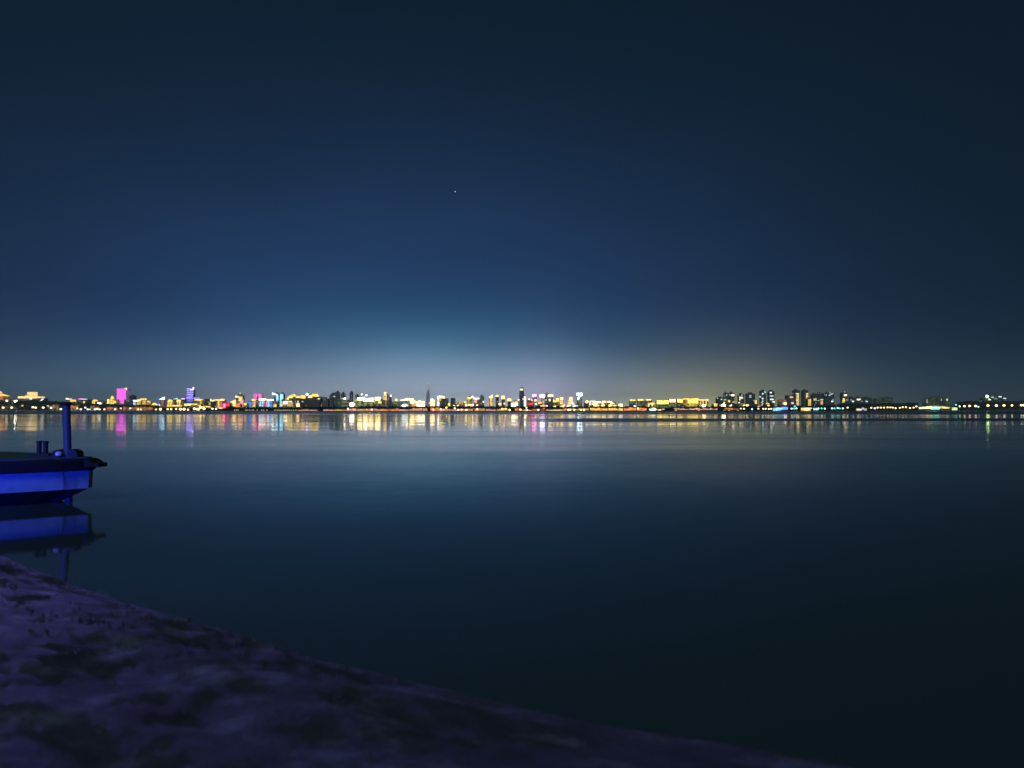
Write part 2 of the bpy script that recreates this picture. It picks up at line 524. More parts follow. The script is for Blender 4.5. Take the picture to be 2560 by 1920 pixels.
T = [
# --- far west
('pavilion', 'gold lit hall cut off by the picture edge with an orange glowing eave', -40, 12, 990, 220, 'gold', [('lit_eave', -40, 12, 985, 990, 'G', 4, 'g'), ('lit_front', -38, 8, 991, 999, 'O', .9), ('roof_lantern', -8, 2, 978, 984, 'K', 3, 'd')], 'box'),
('hotel', 'stepped cream hotel with bright crown block over a long light band', 44, 105, 996, 260, 'dark', [('light_band', 45, 69, 991, 996, 'C', 3.5, 'top'), ('light_band', 87, 104, 991, 995, 'C', 2.5, 'top'), ('crown_block', 68, 86, 980, 996, 'C', 2.6, 'top'), ('light_band', 64, 88, 988, 991, 'Y', 2.5), ('roof_sign', 72, 80, 986, 996, 'W', 5), ('corner_light', 74, 80, 996, 999, 'A', 4)], 'box'),
('low_building', 'dark low building with a pair of blue white lamps on its wall', 60, 86, 1001, 190, 'dark', [('wall_light', 64, 73, 1006, 1010, 'A', 4), ('wall_light', 75, 82, 1005, 1009, 'H', 4)]),
('low_building', 'dark block with one white lit corner sign above the trees', 96, 112, 998, 210, 'dark', [('roof_sign', 100, 108, 996, 1003, 'H', 5, 'wr')]),
('low_building', 'low gold fronted building with a row of white roof lamps beside the pole', 164, 192, 1000, 220, 'warm', [('roof_light', 165, 171, 995, 999, 'H', 4), ('roof_light', 172, 179, 996, 999, 'W', 2), ('lit_front', 176, 190, 999, 1004, 'Y', 2.6)]),
('low_building', 'dark hall with a pink and white roof sign', 194, 222, 999, 240, 'dark', [('roof_sign', 196, 207, 996, 999, 'P', 4), ('roof_sign', 205, 218, 997, 999, 'L', 3), ('lit_door', 208, 213, 1003, 1009, 'C', 1.6), ('lit_window', 200, 203, 1003, 1005, 'T', .8)]),
('pavilion', 'small gold pavilion shaped like a cross among dark trees', 229, 243, 1003, 230, 'gold', [('lit_roof', 230, 243, 999, 1003, 'Y', 3, 'g'), ('lit_front', 231, 239, 1002, 1009, 'Y', 2)]),
('low_building', 'dark low building with a round warm white lamp', 238, 258, 1003, 215, 'dark', [('wall_light', 246, 256, 1006, 1013, 'W', 6, 's')]),
('pavilion', 'gold pavilion with glowing columns and a little dome', 267, 289, 999, 250, 'gold', [('lit_column', 269, 274, 998, 1009, 'Y', 3.5), ('lit_column', 277, 280, 998, 1010, 'Y', 3), ('lit_column', 282, 285, 1000, 1010, 'Y', 2.4), ('lit_dome', 275, 283, 989, 998, 'Y', 2.4, 'd'), ('lit_front', 284, 291, 1002, 1008, 'C', 1.6)]),
('office_tower', 'glowing pink slab tower with a white corner sign', 292, 315, 971, 400, 'lilac', [('led_facade', 292, 315, 971.5, 1003, 'M', 2.6), ('led_facade', 302, 311, 1003, 1009, 'M', 2.4), ('roof_sign', 306, 316, 969, 974, 'W', 5, 'wr')]),
('apartment_tower', 'unlit grey tower standing just east of the pink slab', 323, 336, 989, 520, 'teal', []),
('apartment_block', 'dim grey block with few lit panes below the grey tower', 310, 332, 999, 330, 'teal', [('lit_window', 321, 323, 1002, 1004, 'H', .9)]),
('low_building', 'stepped gold building with a pale blue sign band', 333, 365, 1001, 230, 'gold', [('roof_sign', 333, 347, 1000, 1004, 'H', 4), ('led_panel', 334, 339, 1006, 1012, 'A', 2), ('lit_roof', 342, 352, 998, 1003, 'Y', 3, 'g'), ('lit_roof', 351, 360, 996, 1000, 'Y', 3, 'top'), ('lit_front', 343, 351, 1003, 1012, 'Y', 1.1), ('lit_front', 357, 364, 1002, 1012, 'G', 1.5)], 'box'),
('low_building', 'small gold lit house with two peaked roofs', 367, 378, 1004, 220, 'warm', [('lit_roof', 367, 373, 1002, 1005, 'Y', 2, 'g'), ('lit_roof', 372, 378, 1003, 1006, 'C', 2, 'g'), ('lit_front', 368, 377, 1006, 1011, 'Y', .8)]),
('pavilion', 'round yellow ringed pavilion at the waterside', 376, 391, 1012, 140, 'gold', [('lit_dome', 377, 390, 1007, 1013, 'Y', 3, 'd'), ('lit_front', 378, 389, 1013, 1020, 'Y', 1.3)]),
('low_building', 'low shed with a pale turquoise sign beside the yellow ring', 389, 401, 1012, 160, 'warm', [('roof_sign', 390, 400, 1011, 1014, 'H', 4), ('led_panel', 394, 398, 1014, 1018, 'A', 2)]),
('office_tower', 'slim reddish tower topped by a bright cyan wedge sign', 400, 411, 998, 330, 'pinkw', [('roof_sign', 398, 411, 992, 999, 'A', 7, 'wr'), ('roof_sign', 392, 400, 997, 999, 'B', 2), ('lit_front', 404, 410, 1000, 1016, 'K', .5)]),
('hotel', 'first of two yellow twin towers, the one beside the cyan wedge', 418, 432, 1003, 240, 'gold', [('lit_roof', 419, 431, 999, 1004, 'Y', 3.5, 'g'), ('lit_front', 420, 424, 1004, 1012, 'Y', 2), ('lit_front', 426, 430, 1004, 1012, 'Y', 2), ('light_band', 419, 434, 1013, 1016, 'Y', 3.2, 'top')]),
('hotel', 'second of two yellow twin towers, nearer the striped violet tower', 440, 453, 1003, 240, 'gold', [('lit_roof', 441, 452, 999, 1004, 'Y', 3.5, 'g'), ('lit_front', 443, 446, 1004, 1012, 'C', 2), ('lit_front', 448, 451, 1004, 1012, 'C', 2), ('light_band', 437, 453, 1013, 1016, 'Y', 3.2, 'top')]),
('apartment_block', 'dim block carrying a small cyan roof sign between the yellow towers', 431, 444, 998, 420, 'teal', [('roof_sign', 433, 443, 995.5, 998, 'A', 4.5, 'wr')]),
('apartment_block', 'dim block with a pale violet roof sign beside the striped tower', 453, 464, 998, 430, 'teal', [('roof_sign', 454, 462, 996, 998, 'L', 3.5)]),
('office_tower', 'violet LED striped tower with a white pink wedge on its corner', 467, 483, 971, 450, 'blue', [('led_stripe', 467, 483, y, y + 2.6, 'V', 4.2) for y in (971, 975.5, 980, 984.5, 989, 993.5)] + [('led_facade', 467, 483, 997.5, 1004, 'V', .95), ('led_facade', 466, 485, 1004, 1009, 'B', .35), ('roof_sign', 475, 484, 968, 975, 'L', 6, 'wr')]),
('apartment_block', 'cream block with blue violet roof sign behind the gold roofs', 485, 497, 998, 340, 'cream', [('roof_sign', 485, 499, 994, 997, 'V', 3), ('light_band', 487, 497, 998, 1001, 'C', 3)]),
('apartment_block', 'narrow yellow lit block with a bright rounded top', 497, 505, 1000, 330, 'gold', [('lit_crown', 498, 504, 998, 1002, 'Y', 3.5, 'top'), ('lit_front', 500, 504, 1002, 1013, 'Y', .9)]),
('low_building', 'long low hall with a glowing cream upper storey', 458, 500, 1011, 170, 'warm', [('lit_roof', 461, 478, 1009, 1014, 'C', 4, 'top'), ('light_band', 480, 494, 1009, 1012, 'Y', 3), ('light_band', 495, 502, 1012, 1015, 'Y', 2.4)]),
('apartment_block', 'unlit brownish block left of the white wedge sign', 504, 526, 1000, 420, 'dark', [('lit_window', 523, 527, 1006, 1012, 'C', 1.0)]),
('low_building', 'low waterside hall with yellow striped roof edge', 500, 527, 1017, 120, 'warm', [('light_band', 508, 526, 1015, 1018, 'Y', 3), ('light_band', 500, 507, 1016, 1019, 'Y', 3.5)]),
('office_tower', 'dark narrow tower with a pale yellow wedge sign', 527, 537, 1002, 350, 'dark', [('roof_sign', 526, 532, 997, 1003, 'C', 5, 'wl'), ('roof_sign', 531, 538, 998, 1003, 'C', 4, 'wr')]),
('office_tower', 'building with a glowing gold tee shaped frame', 541, 561, 1000, 340, 'pinkw', [('lit_frame', 541, 561, 998.5, 1001.5, 'C', 4), ('lit_frame', 551, 561, 997, 999, 'Y', 3), ('lit_column', 545, 549, 1002, 1018, 'Y', 1.8), ('lit_column', 552, 554, 1002, 1018, 'K', 1.2), ('led_panel', 555, 558, 1003, 1018, 'R', .9), ('shop_light', 543, 549, 1017, 1021, 'V', 2), ('shop_light', 549, 559, 1019, 1023, 'C', 4)]),
('low_building', 'building washed by a huge glowing red screen', 557, 573, 1006, 200, 'pinkw', [('led_screen', 557, 573, 1007, 1022, 'R', 2.4), ('led_screen', 559, 564, 1010, 1018, 'P', 6)]),
('hotel', 'gold building with a steep slanting lit roof', 576, 590, 1004, 260, 'gold', [('lit_roof', 576, 589, 999, 1006, 'C', 4, 'wr'), ('lit_front', 582, 590, 1006, 1019, 'C', 2)]),
('low_building', 'low orange red glowing block beside the slanting gold roof', 589, 601, 1009, 230, 'pinkw', [('lit_front', 590, 600, 1009, 1018, 'O', 1.5)]),
('office_tower', 'cream lit tower with a dark domed head and fin sign', 590, 607, 988, 350, 'cream', [('roof_sign', 589, 602, 988.5, 994, 'W', 3.5, 'wl'), ('lit_front', 597, 606, 991, 1002, 'C', 2.2), ('lit_front', 600, 608, 1002, 1018, 'K', 1.8), ('led_panel', 604, 609, 998, 1004, 'P', 2), ('roof_dome', 593, 605, 984, 989, 'E', .2, 'd'), ('mast', 599, 601, 981, 985, 'W', 1.0)]),
('low_building', 'small yellow lit shop building right of the cream tower', 609, 618, 1009, 240, 'warm', [('lit_front', 610, 617, 1008, 1013, 'Y', 2)]),
('apartment_block', 'block with a glowing blue facade panel', 619, 630, 1002, 280, 'blue', [('led_facade', 620, 629, 1003, 1018, 'B', 1.6)]),
('hotel', 'yellow topped block with glowing rounded crown near the pink towers', 629, 641, 1000, 260, 'gold', [('lit_crown', 630, 640, 998, 1002, 'Y', 3, 'top'), ('lit_front', 632, 640, 1003, 1012, 'K', 1.2), ('lit_front', 632, 638, 1012, 1016, 'C', 1.5)]),
('office_tower', 'pink glowing tower, the western of the pink pair', 633, 643, 984, 470, 'lilac', [('led_facade', 634, 643, 984, 1000, 'P', 1.5)]),
('office_tower', 'pink glowing tower, the eastern of the pink pair', 646, 655, 984, 470, 'lilac', [('led_facade', 646, 655, 984.5, 1004, 'P', 1.7), ('led_panel', 650, 654, 992, 1000, 'K', 2)]),
('shopping_mall', 'white roofed hall with cyan and pink columns below the pink pair', 647, 664, 1000, 230, 'blue', [('lit_roof', 648, 663, 996.5, 1001, 'W', 6, 'top'), ('lit_column', 649, 653, 1002, 1017, 'A', 2.2), ('lit_column', 655, 658, 1002, 1017, 'A', 1.8), ('lit_column', 659, 662, 1003, 1016, 'P', 1.2)]),
('shopping_mall', 'white roofed hall with blue columns beside the curved cyan tower', 664, 682, 1001, 230, 'blue', [('lit_roof', 668, 682, 998.5, 1002, 'W', 6, 'top'), ('lit_column', 665, 668, 1003, 1017, 'K', 1.2), ('lit_column', 669, 674, 1003, 1017, 'A', 2.0), ('lit_column', 676, 680, 1003, 1017, 'B', 1.8)]),
('office_tower', 'tall tower with a curved white top and blue lit flank', 685, 697, 984, 430, 'blue', [('roof_sign', 681, 695, 982, 987, 'H', 7, 'wl'), ('led_facade', 691, 696, 986, 1017, 'A', 2.6)]),
('low_building', 'beige podium with gold windows in front of the curved cyan tower', 682, 692, 1003, 210, 'cream', [('lit_front', 684, 691, 1010, 1017, 'Y', 1.8)]),
('office_tower', 'slim cyan glowing tower east of the curved one', 700, 708, 984, 430, 'blue', [('led_facade', 700, 708, 985, 998, 'A', 3.2), ('led_facade', 700, 704, 998, 1017, 'A', 1.6), ('lit_front', 704, 709, 1004, 1016, 'C', 1.6)]),
('low_building', 'wide cream hall with a white lamp cluster at its corner', 707, 734, 1003, 220, 'cream', [('wall_light', 709, 719, 1003, 1010, 'W', 6), ('light_band', 719, 730, 1002.5, 1005, 'C', 3), ('lit_front', 719, 732, 1006, 1017, 'C', 1.1)]),
('hotel', 'long dark hotel under the western run of gold ridge roofs', 717, 739, 993, 330, 'green', [('lit_roof', 717, 722, 992, 999, 'Y', 3.4, 'g'), ('lit_roof', 721, 731, 989, 995, 'Y', 3.6, 'g'), ('lit_roof', 727, 739, 985.5, 991, 'Y', 3.6, 'g')]),
('hotel', 'long dark hotel under the middle run of gold ridge roofs', 739, 765, 993, 345, 'dark', [('lit_roof', 739, 751, 990, 994.5, 'Y', 3.8, 'g'), ('lit_roof', 749, 764, 988, 996, 'G', 3.6, 'g')]),
('hotel', 'long dark hotel under the eastern gold roofs with a pale lamp', 766, 799, 991, 330, 'dark', [('lit_roof', 770, 781, 989, 994.5, 'Y', 4, 'g'), ('lit_roof', 777, 796, 985, 991, 'Y', 4.4, 'g'), ('roof_light', 765, 772, 983, 989, 'L', 6, 's'), ('lit_window', 755, 758, 1003, 1005, 'A', 3), ('roof_light', 795, 800, 996, 998, 'W', 3)]),
('low_building', 'low dark house with a tall cone of yellow light', 736, 751, 1005, 180, 'dark', [('lit_front', 742, 749, 1009, 1017, 'C', 5), ('lit_front', 744, 747, 1002, 1009, 'C', 1.6), ('lit_front', 738, 741, 1002, 1014, 'H', .4)]),
# --- dark towers
('apartment_tower', 'lowest of the unlit tower cluster beside the gold roofed hotel', 801, 820, 996, 420, 'teal', []),
('apartment_tower', 'unlit grey tower with stepped roof, widest of the dark cluster', 819, 833, 988, 480, 'teal', [], 'step'),
('apartment_tower', 'tallest unlit tower of the dark cluster', 838, 847, 980, 560, 'teal', []),
('apartment_tower', 'square headed unlit tower between the widest and tallest dark ones', 826, 839, 984, 620, 'teal', [('lit_window', 835, 838, 990, 993, 'H', 1)]),
('apartment_tower', 'unlit tower with a white lamp halfway up, east of the dark cluster', 852, 861, 983, 540, 'green', [('wall_light', 855, 857, 995, 997, 'W', 3)]),
('apartment_tower', 'thin unlit tower standing alone behind a big white floodlight', 874, 880, 980, 600, 'teal', []),
('apartment_block', 'dim green grey block with white lamp on its roof', 846, 872, 998, 400, 'green', [('roof_light', 860, 865, 994, 999, 'W', 10, 's')]),
('low_building', 'low building fronted by a big round white floodlight', 873, 890, 1008, 220, 'warm', [('floodlight', 875, 887, 1006, 1016, 'W', 12, 's')]),
('apartment_tower', 'pale narrow block west of the four yellow lit roofs', 888, 895, 988, 500, 'green', [('roof_light', 889, 894, 999, 1003, 'Y', 3)]),
('exhibition_hall', 'first of four halls with glowing yellow white roofs, after the floodlight', 893, 906, 997, 260, 'green', [('lit_roof', 894, 905, 994, 1001, 'C', 9, 'top'), ('lit_front', 897, 903, 1001, 1016, 'E', .9), ('roof_light', 903, 907, 984, 988, 'W', 5, 's')]),
('exhibition_hall', 'second of four halls with glowing yellow white roofs', 907, 920, 999, 260, 'green', [('lit_roof', 908, 919, 996, 1003, 'C', 9, 'top'), ('lit_front', 911, 917, 1003, 1016, 'E', .8), ('roof_light', 914, 919, 986, 990, 'H', 5, 's'), ('roof_light', 909, 913, 992, 995, 'H', 4, 's')]),
('exhibition_hall', 'third of four halls with glowing yellow white roofs', 921, 937, 998, 260, 'green', [('lit_roof', 922, 933, 995, 1003, 'C', 9, 'top'), ('lit_roof', 931, 941, 1001, 1005, 'Y', 4, 'wl'), ('lit_front', 925, 932, 1004, 1016, 'E', .9)]),
('exhibition_hall', 'fourth of four halls with glowing yellow white roofs', 938, 954, 997, 260, 'green', [('lit_roof', 938, 950, 993, 1001, 'C', 9, 'top'), ('light_band', 946, 954, 1004, 1008, 'Y', 3)]),
('office_tower', 'cream lit tower with rounded bright head', 957, 968, 984, 420, 'cream', [('lit_crown', 957, 968, 979.5, 988, 'C', 3.4, 'd'), ('lit_front', 958, 967, 988, 1000, 'C', 1.4)]),
('apartment_tower', 'grey tower with a pale violet roof lamp beside the cream one', 968, 977, 991, 480, 'teal', [('roof_light', 975, 980, 987, 992, 'L', 5, 's'), ('wall_light', 968, 971, 995, 998, 'W', 3)]),
('low_building', 'low greenish block with a round yellow lamp', 980, 998, 1003, 300, 'green', [('roof_light', 988, 994, 997, 1003, 'Y', 4.5, 's')]),
('stadium', 'broad pale hall with a slanting bright white roof', 999, 1021, 1001, 280, 'green', [('lit_roof', 1000, 1020, 995.5, 1001, 'W', 7, 'wr')], 'trap'),
('low_building', 'low white arched shell roof by the water', 1001, 1021, 1015, 150, 'cream', [('lit_roof', 1001, 1021, 1009.5, 1017, 'H', 3.2, 'd')]),
('exhibition_hall', 'hall with two bright yellow white roof slabs stacked', 1022, 1039, 1001, 270, 'cream', [('lit_roof', 1023, 1033, 996, 1001, 'C', 7, 'top'), ('lit_roof', 1026, 1039, 1002.5, 1008, 'C', 7), ('lit_front', 1030, 1038, 1008, 1016, 'Y', 1.2)]),
('office_tower', 'white glowing frame shaped building with a dark opening', 1040, 1062, 1002, 260, 'cream', [('lit_frame', 1040, 1046, 1003, 1016, 'C', 6), ('lit_frame', 1046, 1052, 1002, 1005, 'W', 6), ('lit_frame', 1052, 1062, 1003, 1007, 'W', 6), ('lit_frame', 1046, 1062, 1010, 1016, 'W', 7), ('lit_frame', 1053, 1060, 1007, 1010, 'C', 4)]),
('skyscraper', 'very tall thin lilac skyscraper with a white lit needle top', 1065, 1074, 956, 3600, 'lilac', [('lit_crown', 1068.5, 1071, 965, 976, 'W', 1.4), ('beacon', 1068, 1070.5, 957, 960, 'W', 1.6)], 'taper'),
('office_tower', 'stout white yellow glowing block with a peaked top', 1075, 1087, 1000, 260, 'gold', [('lit_front', 1076, 1087, 1000, 1015, 'C', 5), ('lit_roof', 1076, 1083, 997, 1001, 'W', 6, 'g'), ('light_band', 1072, 1076, 1006, 1009, 'C', 3)]),
('office_tower', 'block outlined by a white frame with a second sign on its roof', 1093, 1107, 992, 330, 'cream', [('lit_frame', 1093, 1106, 990, 994, 'W', 6, 'top'), ('lit_frame', 1094, 1098, 994, 1015, 'W', 4), ('lit_frame', 1101, 1105, 995, 1002, 'C', 3), ('roof_sign', 1107, 1112, 990.5, 996, 'W', 4)]),
('apartment_tower', 'dark green unlit block beside the white framed one', 1102, 1120, 996, 290, 'gwin', []),
('apartment_tower', 'dark green unlit block standing free with a tapering top', 1125, 1139, 995, 300, 'gwin', [], 'trap'),
('low_building', 'low dark building with yellow window and round lamps', 1118, 1150, 1010, 200, 'dark', [('lit_window', 1120, 1125, 1008, 1016, 'Y', 2.5), ('wall_light', 1132, 1138, 1013, 1018, 'C', 6, 's'), ('wall_light', 1143, 1149, 1012, 1017, 'C', 5, 's')]),
('low_building', 'pale square block with faint columns', 1144, 1162, 1003, 320, 'cream', [('light_band', 1145, 1161, 1002, 1005, 'C', 1.2), ('lit_column', 1149, 1151, 1006, 1013, 'C', 1.4), ('lit_column', 1155, 1157, 1006, 1013, 'C', 1.3), ('roof_light', 1161, 1165, 1004, 1007, 'Y', 4), ('wall_light', 1163, 1168, 1010, 1015, 'C', 5)]),
('office_tower', 'gold headed tower above a long white light band', 1168, 1180, 994, 330, 'green', [('lit_crown', 1168, 1178, 993, 998, 'Y', 3, 'top'), ('roof_light', 1179, 1184, 990, 994, 'H', 6, 's'), ('lit_front', 1171, 1175, 998, 1008, 'Y', .8), ('light_band', 1171, 1184, 1011, 1015, 'C', 7)]),
('office_tower', 'tower with a white roof sign over a reddish lit front', 1184, 1198, 997, 340, 'teal', [('roof_sign', 1183, 1198, 994.5, 998, 'W', 4.5, 'top'), ('led_panel', 1186, 1193, 998, 1007, 'K', 1.5), ('wall_light', 1191, 1195, 1012, 1015, 'W', 5)]),
('apartment_tower', 'dark grey green tower right of the reddish lit front', 1199, 1210, 991, 350, 'teal', [('wall_light', 1207, 1210, 1003, 1006, 'W', 6, 's')]),
('office_tower', 'tall gold tower with a slanted bright top', 1223, 1232, 991, 340, 'gold', [('lit_crown', 1222, 1232, 986, 994, 'W', 5, 'wr'), ('lit_front', 1225, 1231, 994, 1014, 'Y', 1.4), ('lit_front', 1218, 1222, 1003, 1010, 'K', 1.4)]),
('office_tower', 'dark tower with a rounded yellow lit head next to the gold tower', 1239, 1247, 991, 340, 'dark', [('lit_crown', 1238, 1247, 987, 992, 'C', 4.5, 'd')]),
('office_tower', 'dark tower with a square yellow lit head', 1254, 1262, 994, 340, 'dark', [('lit_crown', 1253, 1262, 989.5, 998, 'C', 4.5, 'top'), ('wall_light', 1246, 1253, 1008, 1012, 'C', 4, 's'), ('wall_light', 1259, 1263, 1007, 1011, 'K', 4, 's')]),
('office_tower', 'shorter dark tower with yellow lit head after the square headed one', 1269, 1278, 999, 340, 'dark', [('lit_crown', 1268, 1278, 996, 1003, 'C', 4.5, 'top')]),
('shopping_mall', 'long low glaring white hall at the foot of the round tower', 1278, 1295, 1006, 230, 'gold', [('lit_front', 1278, 1294, 1008, 1016, 'W', 8), ('lit_front', 1288, 1294, 1003, 1008, 'Y', 3)]),
('skyscraper', 'round blue grey skyscraper with a white band under its crown', 1298, 1310.5, 968, 520, 'blue', [('lit_crown', 1300.5, 1307.5, 972, 976, 'W', 4)], 'round'),
('office_tower', 'thin blinding white light mast building beside the round skyscraper', 1309.5, 1315, 990, 380, 'lilac', [('led_facade', 1310, 1314.5, 991, 1016, 'W', 4.5), ('roof_light', 1306, 1309, 996, 999, 'K', 4, 's')]),
('low_building', 'low warm block with pink roof lamp left of the round skyscraper', 1286, 1297, 1001, 300, 'green', [('roof_light', 1294, 1299, 998, 1002, 'K', 4, 's')]),
('apartment_block', 'dark block with small warm roof lamps behind the red sign', 1317, 1331, 1000, 380, 'dark', [('roof_light', 1321, 1325, 996, 1000, 'C', 4, 's'), ('roof_light', 1328, 1331, 999, 1002, 'C', 4, 's')]),
('low_building', 'low hall with a glowing red neon sign', 1318, 1334, 1009, 240, 'pinkw', [('neon_sign', 1320, 1332, 1007, 1012, 'R', 3)]),
('office_tower', 'grey tower topped by a magenta white light', 1332, 1342, 991, 400, 'lilac', [('roof_sign', 1331, 1341, 986, 992, 'P', 9, 'top'), ('wall_light', 1336, 1341, 998, 1003, 'C', 4, 's')]),
('office_tower', 'pinkish tower under the brightest magenta white sign', 1354, 1362, 992, 400, 'pinkw', [('roof_sign', 1350, 1362, 986, 993, 'L', 11, 'top'), ('lit_front', 1356, 1361, 994, 1014, 'K', 1.1)]),
('low_building', 'low building with gold and white patches under the magenta signs', 1339, 1356, 1006, 260, 'warm', [('lit_front', 1345, 1354, 1005, 1010, 'Y', 2.5), ('lit_front', 1338, 1342, 1008, 1012, 'W', 3)]),
('low_building', 'flat waterside hall with broad cream lamp and round lamp', 1349, 1370, 1015, 180, 'warm', [('light_band', 1350, 1361, 1014, 1018, 'C', 6), ('wall_light', 1363, 1369, 1013, 1018, 'C', 5, 's')]),
('apartment_tower', 'blue grey tower with a red tipped roof', 1363, 1372, 984, 420, 'blue', [('beacon', 1366, 1369, 982, 984, 'R', 2), ('wall_light', 1363, 1367, 999, 1001, 'A', 3)]),
('apartment_tower', 'dark tower with a broad white roof sign', 1372, 1383, 991, 400, 'teal', [('roof_sign', 1370, 1383, 986.5, 992, 'W', 5, 'top'), ('wall_light', 1372, 1376, 997, 1003, 'C', 4, 's')]),
('hotel', 'building with a zigzag of yellow lit roofs', 1383, 1400, 1002, 300, 'gold', [('lit_roof', 1383, 1391, 998, 1006, 'Y', 3.5, 'wl'), ('lit_roof', 1389, 1399, 996, 1004, 'Y', 3.5, 'g'), ('light_band', 1383, 1391, 1015, 1018, 'C', 5)]),
('office_tower', 'stacked cream lit tower at the end of the zigzag roofs', 1400, 1408, 994, 300, 'cream', [('lit_front', 1400, 1408, 992.5, 1000, 'C', 3), ('lit_front', 1400, 1407, 1001, 1006, 'K', 2), ('light_band', 1400, 1407, 1007, 1010, 'Y', 3.5), ('lit_roof', 1398, 1411, 1010, 1018, 'C', 3.5, 'wr')]),
('office_tower', 'tiered cream tower widening to its foot like a pagoda', 1420, 1434, 993, 300, 'cream', [('lit_front', 1423, 1431, 992.5, 999, 'C', 3.5), ('lit_front', 1421, 1432, 1000, 1004, 'C', 3), ('lit_front', 1420, 1433, 1006, 1010, 'C', 3), ('lit_front', 1418, 1427, 1012, 1018, 'W', 4.5)], 'step'),
('low_building', 'greenish white sloping hall beside the tiered tower', 1431, 1444, 1008, 280, 'green', [('lit_roof', 1430, 1438, 1003, 1012, 'H', 1.6, 'wl'), ('light_band', 1431, 1444, 1013, 1018, 'H', 2.6)]),
('office_tower', 'green grey tower crowned by cyan white lamp clusters', 1443, 1455, 993, 420, 'green', [('roof_sign', 1442, 1448, 982.5, 988, 'H', 8, 'top'), ('roof_sign', 1450, 1456, 982.5, 989, 'H', 7, 'top'), ('roof_sign', 1446, 1453, 987.5, 993, 'A', 3.5), ('roof_light', 1443, 1448, 993, 999, 'H', 8, 's')]),
('low_building', 'small dim house with one round yellow lamp', 1461, 1472, 1006, 260, 'dark', [('roof_light', 1463, 1471, 1001, 1008, 'C', 4, 's')]),
('station_building', 'wide terminal with stacked bright yellow white bands', 1473, 1502, 1003, 280, 'gold', [('lit_frame', 1473, 1477, 1003, 1013, 'H', 3.5), ('light_band', 1475, 1490, 1002, 1005, 'W', 5), ('light_band', 1486, 1502, 1004, 1007, 'C', 5.5), ('light_band', 1480, 1494, 1008, 1011, 'W', 5), ('wall_light', 1484, 1490, 1013, 1017, 'C', 6), ('wall_light', 1491, 1497, 1013, 1017, 'C', 6)]),
('station_building', 'terminal hall with a white band between the wide one and the arch', 1502, 1517, 1004, 280, 'gold', [('light_band', 1505, 1515, 1002.5, 1007, 'C', 6), ('lit_front', 1502, 1508, 1007, 1010, 'Y', 3), ('wall_light', 1504, 1511, 1012, 1017, 'C', 6)]),
('station_building', 'terminal end with a sloping arched lit roof', 1518, 1540, 1005, 280, 'green', [('lit_roof', 1518, 1530, 1002.5, 1006, 'W', 5, 'g'), ('lit_roof', 1526, 1538, 1004, 1010, 'C', 4.5, 'wl'), ('wall_light', 1522, 1530, 1012, 1017, 'C', 6), ('wall_light', 1533, 1541, 1013, 1017, 'Y', 4)]),
('low_building', 'small block with one square glaring white front', 1546, 1558, 1010, 250, 'warm', [('lit_front', 1547, 1556, 1010, 1017, 'W', 6)]),
('apartment_block', 'dim green block under the first flat gold roof sign', 1575, 1590, 1001, 360, 'green', [('roof_sign', 1576, 1588, 998.5, 1002, 'Y', 4, 'top')]),
('apartment_block', 'dim green block under the second flat gold roof sign', 1595, 1611, 1001, 360, 'green', [('roof_sign', 1596, 1610, 998, 1001.5, 'Y', 4.5, 'top')]),
('apartment_block', 'dim green block under the third flat gold roof sign', 1614, 1630, 1000, 360, 'green', [('roof_sign', 1616, 1628, 998, 1001, 'C', 4, 'top')]),
('low_building', 'low pier house with a violet white round lamp', 1579, 1592, 1018, 60, 'dark', [('wall_light', 1582, 1589, 1014, 1020, 'L', 6, 's')]),
('low_building', 'yellow arcaded house with two glowing doorways', 1619, 1639, 1009, 250, 'gold', [('lit_roof', 1619, 1639, 1007, 1011, 'Y', 3.5, 'g'), ('lit_column', 1620, 1623, 1011, 1016, 'C', 3.5), ('lit_column', 1629, 1632, 1011, 1016, 'C', 3.5)]),
('apartment_block', 'first of four gold crowned blocks, beside the arcaded house', 1642, 1656, 1001, 300, 'green', [('lit_crown', 1642, 1656, 1001, 1010, 'Y', 5.5)]),
('apartment_block', 'second of four gold crowned blocks', 1658, 1671, 1001, 300, 'green', [('lit_crown', 1658, 1671, 1001, 1010, 'Y', 5)]),
('apartment_block', 'third and tallest of four gold crowned blocks', 1674, 1688, 997.5, 300, 'green', [('lit_crown', 1674, 1688, 998, 1005, 'C', 6.5)]),
('apartment_block', 'fourth of four gold crowned blocks, next to the big gold hotel', 1693, 1707, 998, 300, 'green', [('lit_crown', 1693, 1707, 998, 1006, 'Y', 5.5)]),
('hotel', 'big gold hotel glowing across its whole width', 1711, 1747, 996, 310, 'gold', [('light_band', 1711, 1746, 996, 999, 'Y', 4, 'top'), ('lit_front', 1719, 1745, 999, 1008, 'Y', 4.2), ('lit_front', 1713, 1719, 999, 1015, 'G', .8), ('lit_front', 1722, 1744, 1008, 1017, 'Y', .9)]),
('hotel', 'columned wing of the gold hotel with a bright eave', 1747, 1771, 1000, 320, 'warm', [('light_band', 1747, 1771, 998.5, 1001.5, 'C', 3.5, 'top'), ('lit_column', 1750, 1752, 1002, 1014, 'Y', 1.8), ('lit_column', 1757, 1759, 1002, 1012, 'Y', 1.8), ('lit_column', 1764, 1766, 1002, 1014, 'Y', 1.6)]),
('low_building', 'low gatehouse with a starry white yellow floodlight', 1748, 1768, 1012, 130, 'warm', [('floodlight', 1754, 1763, 1011, 1018, 'C', 14, 's')]),
('low_building', 'low house with a yellow glowing front between the two floodlights', 1784, 1796, 1010, 200, 'warm', [('lit_front', 1785, 1794, 1009, 1017, 'Y', 2.6)]),
